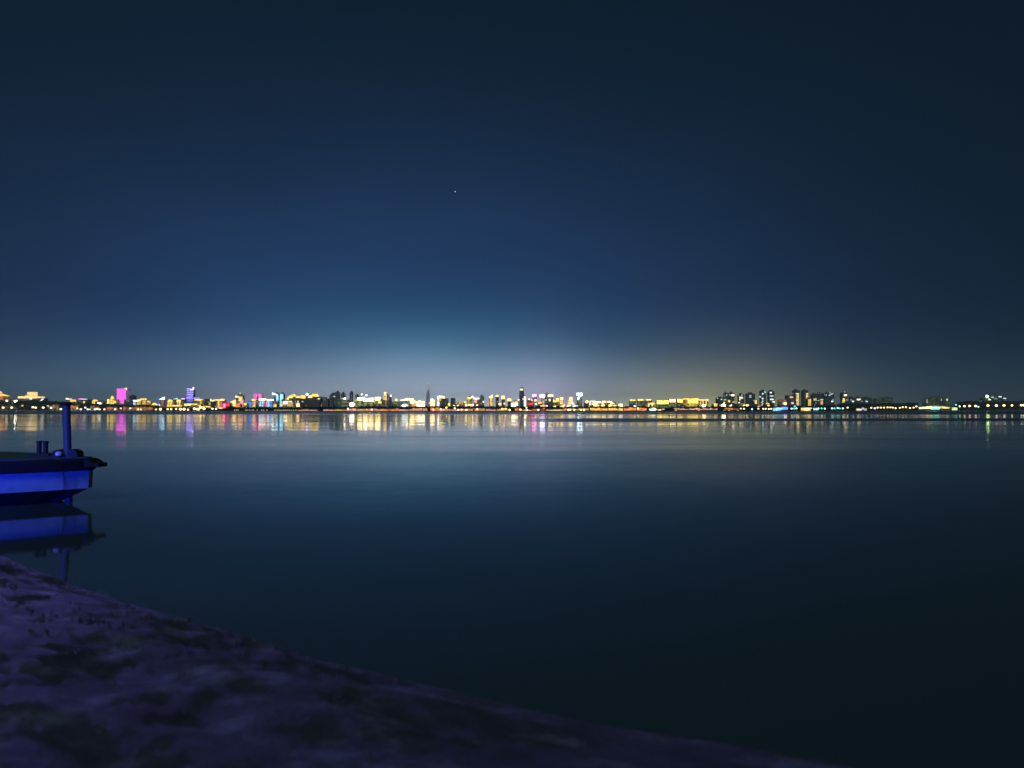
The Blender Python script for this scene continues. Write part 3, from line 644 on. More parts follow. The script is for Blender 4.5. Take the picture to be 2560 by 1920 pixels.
('low_building', 'low house under the second starry white floodlight near the dark towers', 1798, 1816, 1011, 140, 'dark', [('floodlight', 1802, 1812, 1010, 1018, 'W', 16, 's'), ('wall_light', 1809, 1812, 1005, 1009, 'Y', 3)]),
# --- eastern dark towers
('apartment_block', 'wide short dark block first in the eastern dark towers', 1793, 1812, 995, 500, 'dots', [('lit_window', 1802, 1805, 997, 1000, 'H', 1.2), ('light_band', 1809, 1816, 999, 1001, 'E', 1.5)]),
('apartment_tower', 'plain dark tower behind the wide short block', 1812, 1820, 983, 560, 'dots', []),
('apartment_tower', 'dark tower with one bright white window near its top', 1824, 1836, 983, 540, 'dots', [('lit_window', 1829, 1835, 986, 990, 'W', 5), ('lit_window', 1820, 1825, 1000, 1006, 'Y', 1.6), ('lit_window', 1831, 1834, 1004, 1006, 'C', 2)]),
('low_building', 'long low dark building with a pair of white door lamps', 1820, 1846, 1009, 260, 'dark', [('wall_light', 1821, 1829, 1011, 1017, 'W', 5, 'wr'), ('lit_window', 1846, 1849, 1005, 1008, 'W', 2)]),
('apartment_tower', 'dark tower with cream lit stairwells', 1848, 1861, 986, 540, 'dots', [('lit_window', 1848, 1851, 991, 1001, 'C', 2.2), ('lit_window', 1852, 1857, 992, 997, 'H', 1.8)]),
('low_building', 'low green building with twin white lamps', 1852, 1874, 1008, 260, 'green', [('wall_light', 1858, 1863, 1012, 1016, 'C', 6), ('wall_light', 1865, 1870, 1012, 1016, 'C', 6)]),
('apartment_tower', 'broad dark tower with scattered bluish windows', 1868, 1888, 984, 560, 'dots', [('lit_window', 1873, 1878, 988, 994, 'H', 1.0)]),
('apartment_block', 'short block with a cream lit stair beside the broad tower', 1884, 1896, 1000, 320, 'dark', [('lit_window', 1887, 1892, 1001, 1009, 'C', 2.6), ('lit_front', 1893, 1902, 1015, 1019, 'K', 3)]),
('apartment_tower', 'tall dark tower with a column of small white windows', 1903, 1915, 977, 560, 'dots', [('lit_window', 1905, 1908, 983, 986, 'H', 3), ('lit_window', 1911, 1914, 979, 982, 'H', 2), ('lit_window', 1905, 1908, 995, 998, 'H', 3), ('lit_window', 1905, 1908, 1002, 1004, 'H', 3), ('lit_window', 1905, 1908, 1008, 1011, 'C', 3), ('lit_window', 1899, 1902, 990, 994, 'H', 1.6)]),
('low_building', 'low building with a big round amber sign', 1912, 1930, 1010, 240, 'dark', [('neon_sign', 1914, 1928, 1007, 1017, 'G', 3.5, 'd')]),
('apartment_tower', 'tall dark tower with four rows of slanting white windows', 1923, 1936, 978, 560, 'dots', [('lit_window', 1925, 1929, 980, 983, 'H', 3), ('lit_window', 1924, 1934, 989, 991, 'H', 1.8), ('lit_window', 1925, 1933, 997, 1000, 'H', 2.6), ('lit_window', 1931, 1936, 1003, 1006, 'W', 4)]),
('apartment_block', 'pale pinkish block with a round warm lamp', 1949, 1966, 999, 320, 'pinkw', [('wall_light', 1958, 1965, 1006, 1012, 'C', 6, 's')]),
('apartment_tower', 'dark stepped tower with two warm white windows', 1962, 1986, 988, 540, 'dots', [('lit_window', 1975, 1983, 991, 995, 'K', 2), ('lit_window', 1978, 1984, 1005, 1010, 'K', 2.2)], 'step'),
('apartment_tower', 'dark tall tower with a striped cream lit stairwell down its corner', 1985, 2000, 976, 540, 'dots', [('stairwell_light', 1991, 1997, y, y + 2.2, 'C', 2.4) for y in (983, 986.5, 990, 993.5, 997, 1000.5, 1004, 1007.5, 1011)]),
('apartment_tower', 'dark tall tower with a striped stairwell beside a shorter yellow one', 2008, 2021, 976, 540, 'dots', [('stairwell_light', 2015, 2020, y, y + 2.2, 'C', 2.2) for y in (983, 986.5, 990, 993.5, 997, 1000.5, 1004, 1007.5)]),
('apartment_block', 'short block striped with bright yellow storeys', 2020, 2028, 997, 340, 'dark', [('light_band', 2020, 2027, y, y + 2.2, 'Y', 2.6) for y in (998, 1001.5, 1005, 1008.5, 1012)]),
('apartment_tower', 'dim tower with faint windows after the yellow striped block', 2031, 2042, 986, 560, 'dots', [('lit_window', 2034, 2041, 996, 1002, 'C', .9)]),
('apartment_tower', 'dim narrow tower with a cream striped stair at its foot', 2043, 2056, 983, 580, 'dots', [('stairwell_light', 2051, 2057, y, y + 2, 'C', 1.8) for y in (998, 1001.5, 1005, 1008.5)]),
('apartment_tower', 'wide dim tower with a slanting row of bluish windows', 2063, 2086, 983, 580, 'dots', [('lit_window', 2072, 2076, 987, 989, 'H', 1.4), ('lit_window', 2076, 2080, 984, 986, 'H', 1.4), ('lit_window', 2078, 2083, 1002, 1005, 'H', 2.4)]),
('apartment_tower', 'dark tower with a warm round light at the top and yellow foot', 2105, 2118, 981, 540, 'dots', [('lit_window', 2110, 2117, 986, 990, 'W', 5), ('lit_window', 2107, 2112, 996, 999, 'C', 2.5), ('lit_window', 2106, 2112, 1000, 1003, 'Y', 4), ('lit_window', 2106, 2111, 1004, 1006, 'C', 2.4)]),
('apartment_block', 'low dark block with one white dot window', 2122, 2140, 994, 480, 'dots', [('lit_window', 2130, 2134, 1002, 1005, 'H', 3)]),
('apartment_block', 'low dark block with a short white roof line', 2140, 2156, 994, 500, 'dots', [('lit_window', 2142, 2151, 997, 1000, 'W', 4)]),
('apartment_block', 'low dim block with scattered bluish windows past the roof line', 2158, 2180, 994, 520, 'dots', [('lit_window', 2164, 2168, 1002, 1005, 'H', 2.6)]),
('apartment_block', 'faint green block behind the black trees', 2188, 2205, 996, 620, 'gwin', []),
('apartment_block', 'second faint green block behind the black trees, nearer the bridge', 2208, 2232, 994, 680, 'gwin', []),
('apartment_block', 'faint block behind the lit bridge with one pale stair', 2313, 2330, 997, 700, 'gwin', [('lit_window', 2316, 2319, 998, 1008, 'H', .5)]),
('apartment_block', 'tallest faint block behind the middle of the lit bridge', 2331, 2352, 992, 720, 'gwin', []),
('apartment_block', 'faint block with a bright pale window behind the bridge end', 2354, 2378, 995, 700, 'gwin', [('lit_window', 2365, 2369, 997, 1002, 'H', 1.8), ('lit_window', 2352, 2354, 997, 1002, 'H', .7)]),
('hilltop_building', 'dark hilltop building carrying two green lamps above the tree belt', 2460, 2482, 995, 420, 'dark', [('roof_light', 2463, 2469, 988, 994, 'N', 14, 's'), ('roof_light', 2471, 2477, 996, 1000, 'N', 5, 'wl'), ('lit_window', 2478, 2484, 991.5, 994, 'H', 1.2)]),
('hilltop_building', 'dark hilltop building with two short white light lines', 2484, 2516, 994, 460, 'dark', [('light_band', 2497, 2504, 990.5, 993, 'H', 3), ('light_band', 2508, 2515, 995, 997, 'H', 3), ('light_band', 2484, 2492, 995, 998, 'H', .5)]),
]
for t in T:
    nm, lab, x0, x1, yt, off, wall = t[:7]
    building(nm, lab, x0, x1, yt, off, wall, t[7] if len(t) > 7 else (), t[8] if len(t) > 8 else 'box')

# ------------------------------------------------------------------ waterside promenade houses, their lamplight put in as glowing panels
AR = [  # x0 x1 ytop ybottom colour strength roof-label
 (131, 146, 1012, 1019, 'K', .55), (176, 196, 1012, 1020, 'O', .9), (226, 247, 1015, 1021, 'O', .7), (267, 299, 1016, 1022, 'O', .85),
 (308, 330, 1016, 1022, 'O', .6), (331, 353, 1017, 1024, 'O', .7), (354, 384, 1017, 1024, 'O', .75),
 (745, 775, 1023, 1028, 'K', 1.0), (776, 792, 1024, 1028, 'K', 1.0), (808, 834, 1023, 1028, 'K', 1.0), (835, 866, 1023, 1028, 'G', .9),
 (867, 892, 1021, 1028, 'K', 1.4), (893, 920, 1022, 1028, 'G', 1.3), (921, 950, 1022, 1028, 'K', 1.1), (951, 978, 1022, 1028, 'O', 1.3),
 (979, 996, 1021, 1028, 'O', 1.5), (997, 1030, 1023, 1028, 'K', 1.2), (1031, 1056, 1020, 1028, 'K', 1.0), (1058, 1068, 1021, 1028, 'K', 1.1),
 (1076, 1098, 1018, 1028, 'O', 1.2), (1099, 1127, 1022, 1028, 'K', 1.4), (1128, 1144, 1023, 1028, 'K', 1.1), (1150, 1166, 1022, 1027, 'O', 1.6),
 (1167, 1183, 1020, 1027, 'O', 1.8), (1186, 1212, 1021, 1027, 'G', .9), (1214, 1240, 1022, 1028, 'K', .9), (1242, 1270, 1022, 1028, 'G', .9),
 (1287, 1300, 1018, 1027, 'O', 1.0), (1301, 1330, 1024, 1028, 'K', 1.1), (1331, 1344, 1021, 1027, 'O', 1.0), (1352, 1364, 1020, 1027, 'R', .5), (1366, 1408, 1023, 1027, 'C', 1.3),
 (1409, 1438, 1021, 1026, 'O', 1.3), (1440, 1472, 1021, 1026, 'G', .9), (1475, 1519, 1018, 1026, 'G', 2.0), (1521, 1558, 1018, 1026, 'G', 2.2),
 (1560, 1590, 1018, 1026, 'O', 2.2), (1592, 1617, 1018, 1026, 'O', 2.0), (1687, 1738, 1020.5, 1024.5, 'K', 1.3), (1739, 1794, 1020, 1024.5, 'K', 1.3), (1812, 1846, 1019.5, 1024, 'O', 1.0)]
HUE = {'K': 'peach', 'O': 'orange', 'G': 'amber', 'C': 'cream', 'R': 'red'}
ANCH = [(131, 'west of the mooring pole, below dark trees'), (176, 'just east of the mooring pole'), (226, 'under the small cross shaped pavilion'), (267, 'at the foot of the domed gold pavilion'),
 (308, 'under the pink slab tower'), (331, 'under the stepped gold building'), (354, 'west of the round yellow pavilion'), (745, 'below the gold ridge roofs'), (776, 'below the eastern gold roof'),
 (808, 'in front of the unlit tower cluster'), (835, 'beneath the tallest unlit tower'), (867, 'below the big white floodlight'), (893, 'beneath the first yellow lit halls'), (921, 'beneath the last yellow lit halls'),
 (951, 'under the round headed cream tower'), (979, 'beneath the low block with yellow lamp'), (997, 'under the white shell roof'), (1031, 'below the white frame shaped building'), (1058, 'straight under the thin skyscraper'),
 (1076, 'tallest roofed, below the peaked white block'), (1099, 'in front of the white outlined block'), (1128, 'under the free dark green block'), (1150, 'below the pale square block'), (1167, 'under the gold headed tower'),
 (1186, 'beneath the reddish lit front'), (1214, 'under the slanted gold tower'), (1242, 'below the two yellow headed dark towers'), (1287, 'at the foot of the round skyscraper'), (1301, 'stretching east of the round skyscraper'),
 (1331, 'below the first magenta sign'), (1352, 'below the brightest magenta sign'), (1366, 'under the zigzag roofs'), (1409, 'below the tiered cream tower'), (1440, 'under the cyan lamp clusters'),
 (1475, 'below the wide terminal'), (1521, 'below the arched terminal end'), (1560, 'under the first flat gold sign'), (1592, 'under the second flat gold sign'), (1687, 'below the big gold hotel'),
 (1739, 'between the two starry floodlights'), (1812, 'below the first eastern dark towers')]
ANCH = dict(ANCH)
for i, (x0, x1, y0, y1, c, st) in enumerate(AR):
    D = S((x0 + x1) / 2) + 9 + (i % 3) * 2; k = D / F; cx = ((x0 + x1) / 2 - 1280) * k
    z0 = max(.6, at_Y(x0, y1, D).z); z1 = at_Y(x0, y0, D).z; hw = (x1 - x0) / 2 * k
    root = empty('waterside_row', (cx, D, 1.0), f'low waterside row glowing {HUE[c]} {ANCH[x0]}', 'waterside building', 'glowing waterside buildings')
    b = MB(); b.box(-hw, hw, .5, 9, 0, max(z1 - 1.0, 1.2)); b.build('wall', WALL['warm'](), root)
    g = MB(); g.gable(-hw - .4, hw + .4, -.6, 9.6, max(z1 - 1.0, 1.2) + .004, z1 + .6); g.build('roof', M_ROOF, root)
    n = max(2, int((x1 - x0) / 6))
    e = MB()
    for j in range(n):
        a = -hw + 2 * hw * j / n
        hh = (z1 - 1.05) * random.uniform(.65, 1)
        e.box(a + .12, a + 2 * hw / n - .25, .22, .497, max(z0 - 1, .05), max(z0 - .6, hh))
    e.build('glow_panels', E(c, st), root)  # emissive panels stand in for orange lamplight on the shore strip

# quay edge in front of the promenade
mb = MB()
for a in range(0, 2560, 40):
    p = at_Y(a, 1025, S(a)); q = at_Y(a + 40, 1025, S(a + 40))
    mb.add([(p.x, p.y - .6, -1), (q.x, q.y - .6, -1), (q.x, q.y - .6, 1.25), (p.x, p.y - .6, 1.25), (p.x, p.y + .5, 1.25), (q.x, q.y + .5, 1.25)], [(0, 1, 2, 3), (3, 2, 5, 4)])
tag(mb.build('shore_kerb', solid('quay_stone', (.16, .16, .15), .85, scale=.05)), 'pale stone kerb along the far quay', 'quay edge', kind='structure')

# ------------------------------------------------------------------ lamps along the far shore
LMESH = {}


def lamp(px, py, code, st, dia, label, group, off=4, name='street_lamp'):
    D = S(px) + off; k = D / F
    p = at_Y(px, py, D)
    r = dia / 2 * k
    base = 1.0
    h = max(p.z - base, r * 1.1 + .3)
    root = empty(name, (p.x, D, base), label, 'street lamp', group)
    pole = MB(); pole.lathe(0, 0, [(.16, 0), (.09, h)], 6); pole.build('pole', M_METAL, root)
    hd = MB(); hd.ell((0, 0, h), (r, r, r * .85), 10, 6); hd.build('lamp_head', E(code, st, False), root)


for px, py, c, st, d, lab in [
    (39, 1006, 'W', 40, 11, 'dazzling white floodlight mast on the wooded shore below the stepped hotel'),
    ]:
    lamp(px, py, c, st, d, lab, 'floodlight masts', 80, 'floodlight_mast')
LA = 'small white lamp in the row on the dark shore below the stepped hotel'
for px, py in ((8, 1019), (29, 1019), (82, 1018), (89, 1019), (108, 1019), (128, 1019.5), (120, 1015), (56, 1014), (152, 1023.5), (17, 1002)):
    lamp(px, py, 'C' if px in (56, 120) else 'W', 4 if px not in (56, 120) else 1.2, 5.5, LA, 'lamps below the stepped hotel')
LB = 'white lamp on the water edge in front of the orange waterside rows'
for px, py, c in ((181, 1021, 'W'), (193, 1021, 'C'), (202, 1024, 'H'), (213, 1019, 'W'), (219, 1024, 'H'), (226, 1024, 'H'), (237, 1024, 'H'), (243, 1022, 'H'), (249, 1024, 'C'), (261, 1024.5, 'W'), (275, 1021, 'C'), (288, 1025, 'H'), (302, 1021, 'K'), (326, 1021, 'W'), (345, 1025, 'W'), (352, 1025, 'C'), (366, 1022, 'K'), (390, 1024, 'Y')):
    lamp(px, py, c, 4, 4.6, LB, 'lamps by the orange rows')
LC = 'bright warm lamp on the quay under the yellow twin towers and gold hall'
for px, py in ((401, 1023), (419, 1023), (428, 1023), (440, 1022.5), (451, 1023), (460, 1023), (470, 1024), (486, 1022), (496, 1024), (502, 1018.5), (510, 1022), (531, 1022), (540, 1022), (492, 1023)):
    lamp(px, py, 'C', 9, 6.0 if px in (486, 496, 510, 502, 401, 451, 460) else 4, LC, 'lamps under the yellow towers')
LD = 'tiny lamp dotted along the dark quay below the pink and cyan towers'
for px in (587, 591, 595, 614, 618, 624, 630, 634, 643, 654, 659, 667, 687, 693, 698, 703, 708, 713, 718, 723, 728, 734, 740):
    lamp(px, 1026.6, 'C' if px < 665 else 'W', 1.6, 2.4, LD, 'tiny quay lamps')
LE = 'lamp standing before the glowing waterside rows in mid shore'
for px, py, c in ((870, 1022, 'C'), (930, 1024, 'K'), (1083, 1024, 'K'), (1102, 1023, 'K'), (1137, 1021, 'C'), (1146, 1025, 'W'), (1154, 1024, 'K'), (1166, 1025, 'W'), (1116, 1019, 'Y'), (1193, 1023, 'K'), (1256, 1022, 'Y'), (1274, 1025.5, 'W'), (1264, 1022, 'Y'), (1301, 1024, 'C'), (1317, 1025.5, 'C'), (1316, 1019, 'E'), (1346, 1025, 'W'), (1425, 1025, 'C'), (1436, 1025, 'C'), (1421, 1025, 'W'), (1460, 1025, 'W'), (1452, 1025, 'C'), (1595, 1021, 'Y')):
    lamp(px, py, c, 7, 4.4, LE, 'lamps before the glowing rows', 3)
LF = 'cold white lamp on the dark shore below the eastern dark towers'
for px, py, c in ((1852, 1021.5, 'K'), (1860, 1022, 'C'), (1880, 1023, 'H'), (1896, 1021.5, 'C'), (1908, 1022, 'W'), (1914, 1022, 'W'), (1922, 1022.5, 'W'), (1928, 1022, 'C'), (1979, 1021.5, 'H'), (1985, 1021.5, 'T'), (1991, 1021, 'H'), (1987, 1016, 'T'), (2046, 1021, 'H'), (2054, 1021, 'T'), (2062, 1021.5, 'H'), (2080, 1021, 'H'), (2086, 1021, 'T'), (2094, 1020, 'H'), (2099, 1021, 'T'), (2107, 1021, 'H'), (2119, 1019, 'W'), (2158, 1022, 'H')):
    lamp(px, py, c, 4.5, 4.2, LF, 'lamps below the dark towers')
LG = 'warm lamp close in the row running up to the lit bridge'
for px, py in ((2178, 1019.5), (2194, 1019), (2202, 1019), (2210, 1019), (2219, 1018.5), (2226, 1018.5), (2232, 1019), (2239, 1020.5), (2250, 1019.5), (2257, 1018), (2265, 1018), (2275, 1020), (2284, 1019), (2291, 1016)):
    lamp(px, py, 'C', 5, 4.2, LG, 'lamps up to the bridge')
lamp(2187, 1020.5, 'V', 6, 5.5, 'single violet lamp in the warm row before the black trees', 'violet lamp')
LH = 'round white lamp on a pole in the spaced causeway row past the lit bridge'
for px, py, c, d in ((2399, 1016, 'N', 3.8), (2411, 1015.5, 'C', 4.6), (2424, 1015, 'K', 5.4), (2439, 1015, 'K', 5.4), (2470, 1014, 'C', 5.6), (2491, 1014, 'K', 6), (2510, 1013.5, 'C', 5.4), (2530, 1013.5, 'C', 4.4), (2553, 1013, 'W', 4.6), (2559, 1013, 'W', 5)):
    lamp(px, py, c, 9, d, LH, 'causeway lamps')
lamp(2446, 1017, 'A', 3, 4.6, 'low pale blue lamp between two round causeway lamps', 'blue causeway lamp')
lamp(2390, 1012, 'A', 4, 3.4, 'small pale blue lamp above the end of the lit bridge', 'blue bridge lamp')

# boats and landing stages with LED strips
def led_boat(x0, x1, y0, y1, segs, label, cat='boat'):
    pm = (x0 + x1) / 2; D = S(pm) - 25; k = D / F; cx = (pm - 1280) * k
    L = (x1 - x0) * k / 2
    zt = at_Y(pm, y0, D).z; zb = max(.9, at_Y(pm, y1, D).z)
    root = empty('excursion_boat', (cx, D, 0), label, cat, 'lit excursion boats')
    h = MB()
    n = 8; B = 3.0
    sec = [(-L, .2), (-L * .9, .8), (-L * .6, 1), (L * .6, 1), (L * .88, .7), (L * 1.03, .05)]
    vs = []; fs = []
    for x, q in sec:
        vs += [(x * .96, -B * q * .7, -.3), (x, -B * q, .9), (x, B * q, .9), (x * .96, B * q * .7, -.3)]
    for i in range(len(sec) - 1):
        for j in range(4):
            a = i * 4 + j; b = i * 4 + (j + 1) % 4
            fs.append((a, b, b + 4, a + 4))
    fs += [(3, 2, 1, 0), (20, 21, 22, 23)]
    h.add(vs, fs); h.build('hull', solid('boat_paint', (.3, .32, .35), .4), root)
    c = MB(); c.box(-L * .8, L * .75, -1.9, 1.9, .903, max(zt, 2.2)); c.build('cabin', WALL['dark'](), root)
    r = MB(); r.box(-L * .84, L * .8, -2.3, 2.3, max(zt, 2.2) + .003, max(zt, 2.2) + .25); r.build('roof', M_ROOF, root)
    for a, b, ya, yb, code, st in segs:
        za = max(.95, at_Y(pm, yb, D).z); zc = max(za + .4, at_Y(pm, ya, D).z)
        s_ = MB(); s_.box((a - pm) * k, (b - pm) * k, -2.15, -1.903, za, zc); s_.build('light_strip', E(code, st), root)


led_boat(1620, 1641, 1018, 1026, [(1622, 1640, 1022, 1026, 'H', 5), (1629, 1637, 1019.5, 1022, 'N', 4)], 'moored boat lit white green beside the orange quay front')
led_boat(1641, 1663, 1020, 1026, [(1643, 1652, 1023, 1026, 'C', 3), (1655, 1660, 1021.5, 1024, 'K', 3)], 'small boat with warm lights behind the white green one')
led_boat(1929, 1970, 1017, 1026, [(1931, 1942, 1020, 1027, 'A', 3), (1940, 1954, 1019, 1025, 'A', 2.6), (1953, 1968, 1017.5, 1024, 'B', 5), (1935, 1950, 1025, 1027, 'B', 5)], 'long excursion boat outlined in vivid blue LED light')
led_boat(1999, 2029, 1017, 1027, [(2001, 2008, 1020, 1026, 'Y', 4), (2008, 2024, 1020, 1026, 'C', 6), (2021, 2029, 1019, 1022, 'C', 3)], 'excursion boat glowing warm white under the striped towers')
led_boat(2030, 2046, 1018, 1025, [(2032, 2044, 1020, 1025, 'A', 4)], 'small boat lit pale blue east of the warm white one')
led_boat(2138, 2158, 1019, 1026, [(2139, 2153, 1022, 1026, 'W', 2.2), (2153, 2158, 1018.5, 1022, 'V', 3)], 'grey white lit boat below the low dark blocks')
led_boat(2158, 2168, 1020, 1026, [(2159, 2165, 1021, 1026, 'W', 1.6)], 'shortest boat with a square dull white cabin light')

# ------------------------------------------------------------------ lit arch bridge
def bridge():
    pm = 2336; D = S(pm) - 30; k = D / F; cx = (pm - 1280) * k
    root = empty('arch_bridge', (cx, D, 0), 'low arch bridge glowing cream with a turquoise middle', 'bridge')
    half = 40 * k
    Z = lambda y: at_Y(pm, y, D).z
    def strip(a, b, yo, bow, th, y0, y1, n=24):
        m = MB(); vs = []; fs = []
        for i in range(n + 1):
            x = a + (b - a) * i / n; t = x / half
            zc = Z(yo) + bow * k * (1 - t * t)
            z_lo = zc - th * k * (1 - .45 * t * t)
            vs += [(x, y0, max(z_lo, .3)), (x, y0, zc), (x, y1, zc), (x, y1, max(z_lo, .3))]
        for i in range(n):
            for j in range(4):
                p = i * 4 + j; q = i * 4 + (j + 1) % 4
                fs.append((p, q, q + 4, p + 4))
        fs += [(3, 2, 1, 0), tuple(n * 4 + j for j in range(4))]
        m.add(vs, fs); return m
    strip(-half, half, 1020, 2.6, 5.2, 0, 9).build('deck', solid('bridge_concrete', (.35, .34, .3), .8), root)
    strip(-half * .98, -half * .24, 1019.5, 2.4, 4.2, -.4, -.004).build('light_panel', E('C', 8), root)
    strip(half * .30, half * .93, 1019.5, 2.4, 3.4, -.4, -.004).build('light_panel', E('C', 3.6), root)
    strip(-half * .235, half * .295, 1020.2, 2.2, 5.0, -.5, -.004).build('light_panel', E('T', 9), root)['label'] = 'turquoise middle panel'
    strip(-half, half, 1018.4, 3.4, .8, -.7, -.3).build('railing_light', E('N', 4), root)
    for t in (-.2, -.07, .07, .2):
        p = MB(); p.ell((t * half, -.8, Z(1018.8)), (2.0, .6, 1.6), 8, 6); p.build('lamp', E('H', 8, False), root)
    for t in (-.9, -.45, .45, .9):
        p = MB(); p.box(t * half - 1.2, t * half + 1.2, 1, 8, -1, Z(1024)); p.build('pier', solid('bridge_concrete', (.35, .34, .3), .8), root)


bridge()
# small lit pavilion at the bridge's end
def kiosk():
    pm = 2386; D = S(pm) - 5; k = D / F
    root = empty('pavilion', ((pm - 1280) * k, D, .9), 'small yellow green glowing pavilion just past the lit bridge', 'pavilion')
    r = 7 * k
    b = MB(); b.lathe(0, 0, [(r, 0), (r, 1.4)], 12); b.build('base', solid('bridge_concrete', (.35, .34, .3), .8), root)
    c = MB(); c.lathe(0, 0, [(r * .8, 1.403), (r * .8, at_Y(pm, 1019, D).z - .9)], 12); c.build('lit_lantern', E('N', 4), root)
    d = MB(); d.lathe(0, 0, [(r * 1.1, at_Y(pm, 1019, D).z - .89), (r * .2, at_Y(pm, 1016.6, D).z - .9)], 12); d.build('roof', M_ROOF, root)


kiosk()

# bright star
mb = MB(); sp = at_Y(1138, 479, 40000); mb.ell((0, 0, 0), (18, 18, 18), 8, 6)
st_ = mb.build('star', E('H', 2.5, False)); st_.location = sp
tag(st_, 'single tiny white star high over the skyline', 'star')

# ------------------------------------------------------------------ moored deck boat at the left
PAINT = solid('hull_paint', (.26, .36, .42), .42, var=.25, scale=2.2, bump=.006, bscale=6)
BOOT = solid('hull_underside', (.035, .03, .04), .6, var=.3, scale=2.5)
RUB = solid('black_rubber', (.004, .0042, .0043), .8, var=.3, scale=5, bump=.003, bscale=25)
DECK = solid('deck_paint_green', (.05, .085, .075), .65, var=.3, scale=1.5, bump=.004, bscale=40)
IRON = solid('dark_iron', (.02, .022, .024), .55, .2, scale=4)
PILE = solid('pile_paint', (.085, .10, .13), .5, var=.18, scale=1.5, bump=.003, bscale=9)


def boat():
    tip = Vector((-11.55, 20.42, 0))
    root = empty('moored_boat', tip, 'flat decked boat with blue lit hull and black rubber fender moored at the bank', 'boat')
    # plan of one level: port (near) side then starboard, measured from the bow tip along -x
    hd = R(182)
    def plan(scale_f, inset=0.0, bow=0.0):
        # half breadth against distance aft of the bow
        pts = [(0, .03), (.22, .30), (.5, .56), (1.0, .93), (1.7, 1.42), (3.2, 2.35), (5, 3.2), (7, 3.6), (12, 3.6), (16, 3.3)]
        near = []; far = []
        for d, b in pts:
            d2 = d + bow; b2 = max(.1, (b - inset) * scale_f)
            near.append((-d2, -b2)); far.append((-d2, b2))
        return near + far[::-1]
    pts_half = [(.5, .56), (1.7, 1.42), (3.2, 2.35), (5.0, 3.2)]
    ca, sa = math.cos(R(2)), math.sin(R(2))
    def rot(p): return (p[0] * ca - p[1] * sa, p[0] * sa + p[1] * ca)
    def loft(levels, cap_t=True, cap_b=True):
        m = MB(); vs = []; fs = []; n = None
        for pl, z in levels:
            q = [rot(p) for p in pl]; n = len(q)
            vs += [(x, y, z) for x, y in q]
        for l in range(len(levels) - 1):
            for i in range(n):
                a = l * n + i; b = l * n + (i + 1) % n
                fs.append((a, b, b + n, a + n))
        if cap_b: fs.append(tuple(reversed(range(n))))
        if cap_t: k = (len(levels) - 1) * n; fs.append(tuple(range(k, k + n)))
        m.add(vs, fs); return m
    loft([(plan(1, .06, .04), .36), (plan(1, .03, .02), .85)], cap_b=False).build('hull', PAINT, root)
    loft([(plan(1, .30, 1.35), -.35), (plan(1, .14, .86), 0), (plan(1, .08, .10), .355)], cap_t=False).build('hull_underside', BOOT, root)
    for dd in (.5, 1.7, 3.2, 5.0):
        sm = MB(); b0 = dict(pts_half)[dd]; q = rot((-dd, -b0 + .015))
        sm.box(q[0] - .006, q[0] + .006, q[1] - .006, q[1] + .006, .37, .845)
        sm.build('weld_seam', PAINT, root)
    # fender belt, rounded
    loft([(plan(1, .02, .0), .853), (plan(1, -.07, -.06), .90), (plan(1, -.08, -.07), 1.12), (plan(1, -.03, -.02), 1.18)]).build('fender_belt', RUB, root)
    loft([(plan(1, .06, .06), 1.183), (plan(1, .06, .06), 1.215)], cap_b=False).build('deck', DECK, root)
    # fender bracket sticking out from the bow
    m = MB()
    prof = [(-.05, .96, 1.17, .30), (.08, .96, 1.12, .28), (.17, .95, 1.06, .25), (.30, .94, 1.04, .22), (.31, .96, 1.03, .20)]
    vs = []; fs = []
    for x, z0, z1, hb in prof:
        vs += [(x, -hb, z0), (x, hb, z0), (x, hb, z1), (x, -hb, z1)]
    for i in range(len(prof) - 1):
        for j in range(4):
            a = i * 4 + j; b = i * 4 + (j + 1) % 4; fs.append((a, b, b + 4, a + 4))
    fs += [(3, 2, 1, 0), tuple(16 + j for j in range(4))]
    m.add(vs, fs); m.build('bow_fender', RUB, root)
    return tip, root


tip, boat_root = boat()

# twin bollard on a base plate, welded to the deck
def bollards():
    c = at_Y(106, 1131, 20.9)
    zd = 1.215
    base = Vector((c.x - tip.x, c.y - tip.y, zd))
    k = 20.9 / F
    m = MB(); m.box(base.x - 26 * k, base.x + 26 * k, base.y - .18, base.y + .18, zd + .003, zd + .07)
    bp = m.build('bollard_base', IRON, boat_root)
    for s_ in (-8, 8):
        x = base.x + s_ * k; r = 6 * k
        b = MB(); b.lathe(x, base.y, [(r * 1.05, zd + .073), (r * .95, zd + .12), (r * .92, zd + .36), (r * 1.15, zd + .37), (r * 1.15, zd + .405), (r * .9, zd + .415)], 20)
        b.build('bollard', IRON, boat_root, smooth=False)


bollards()

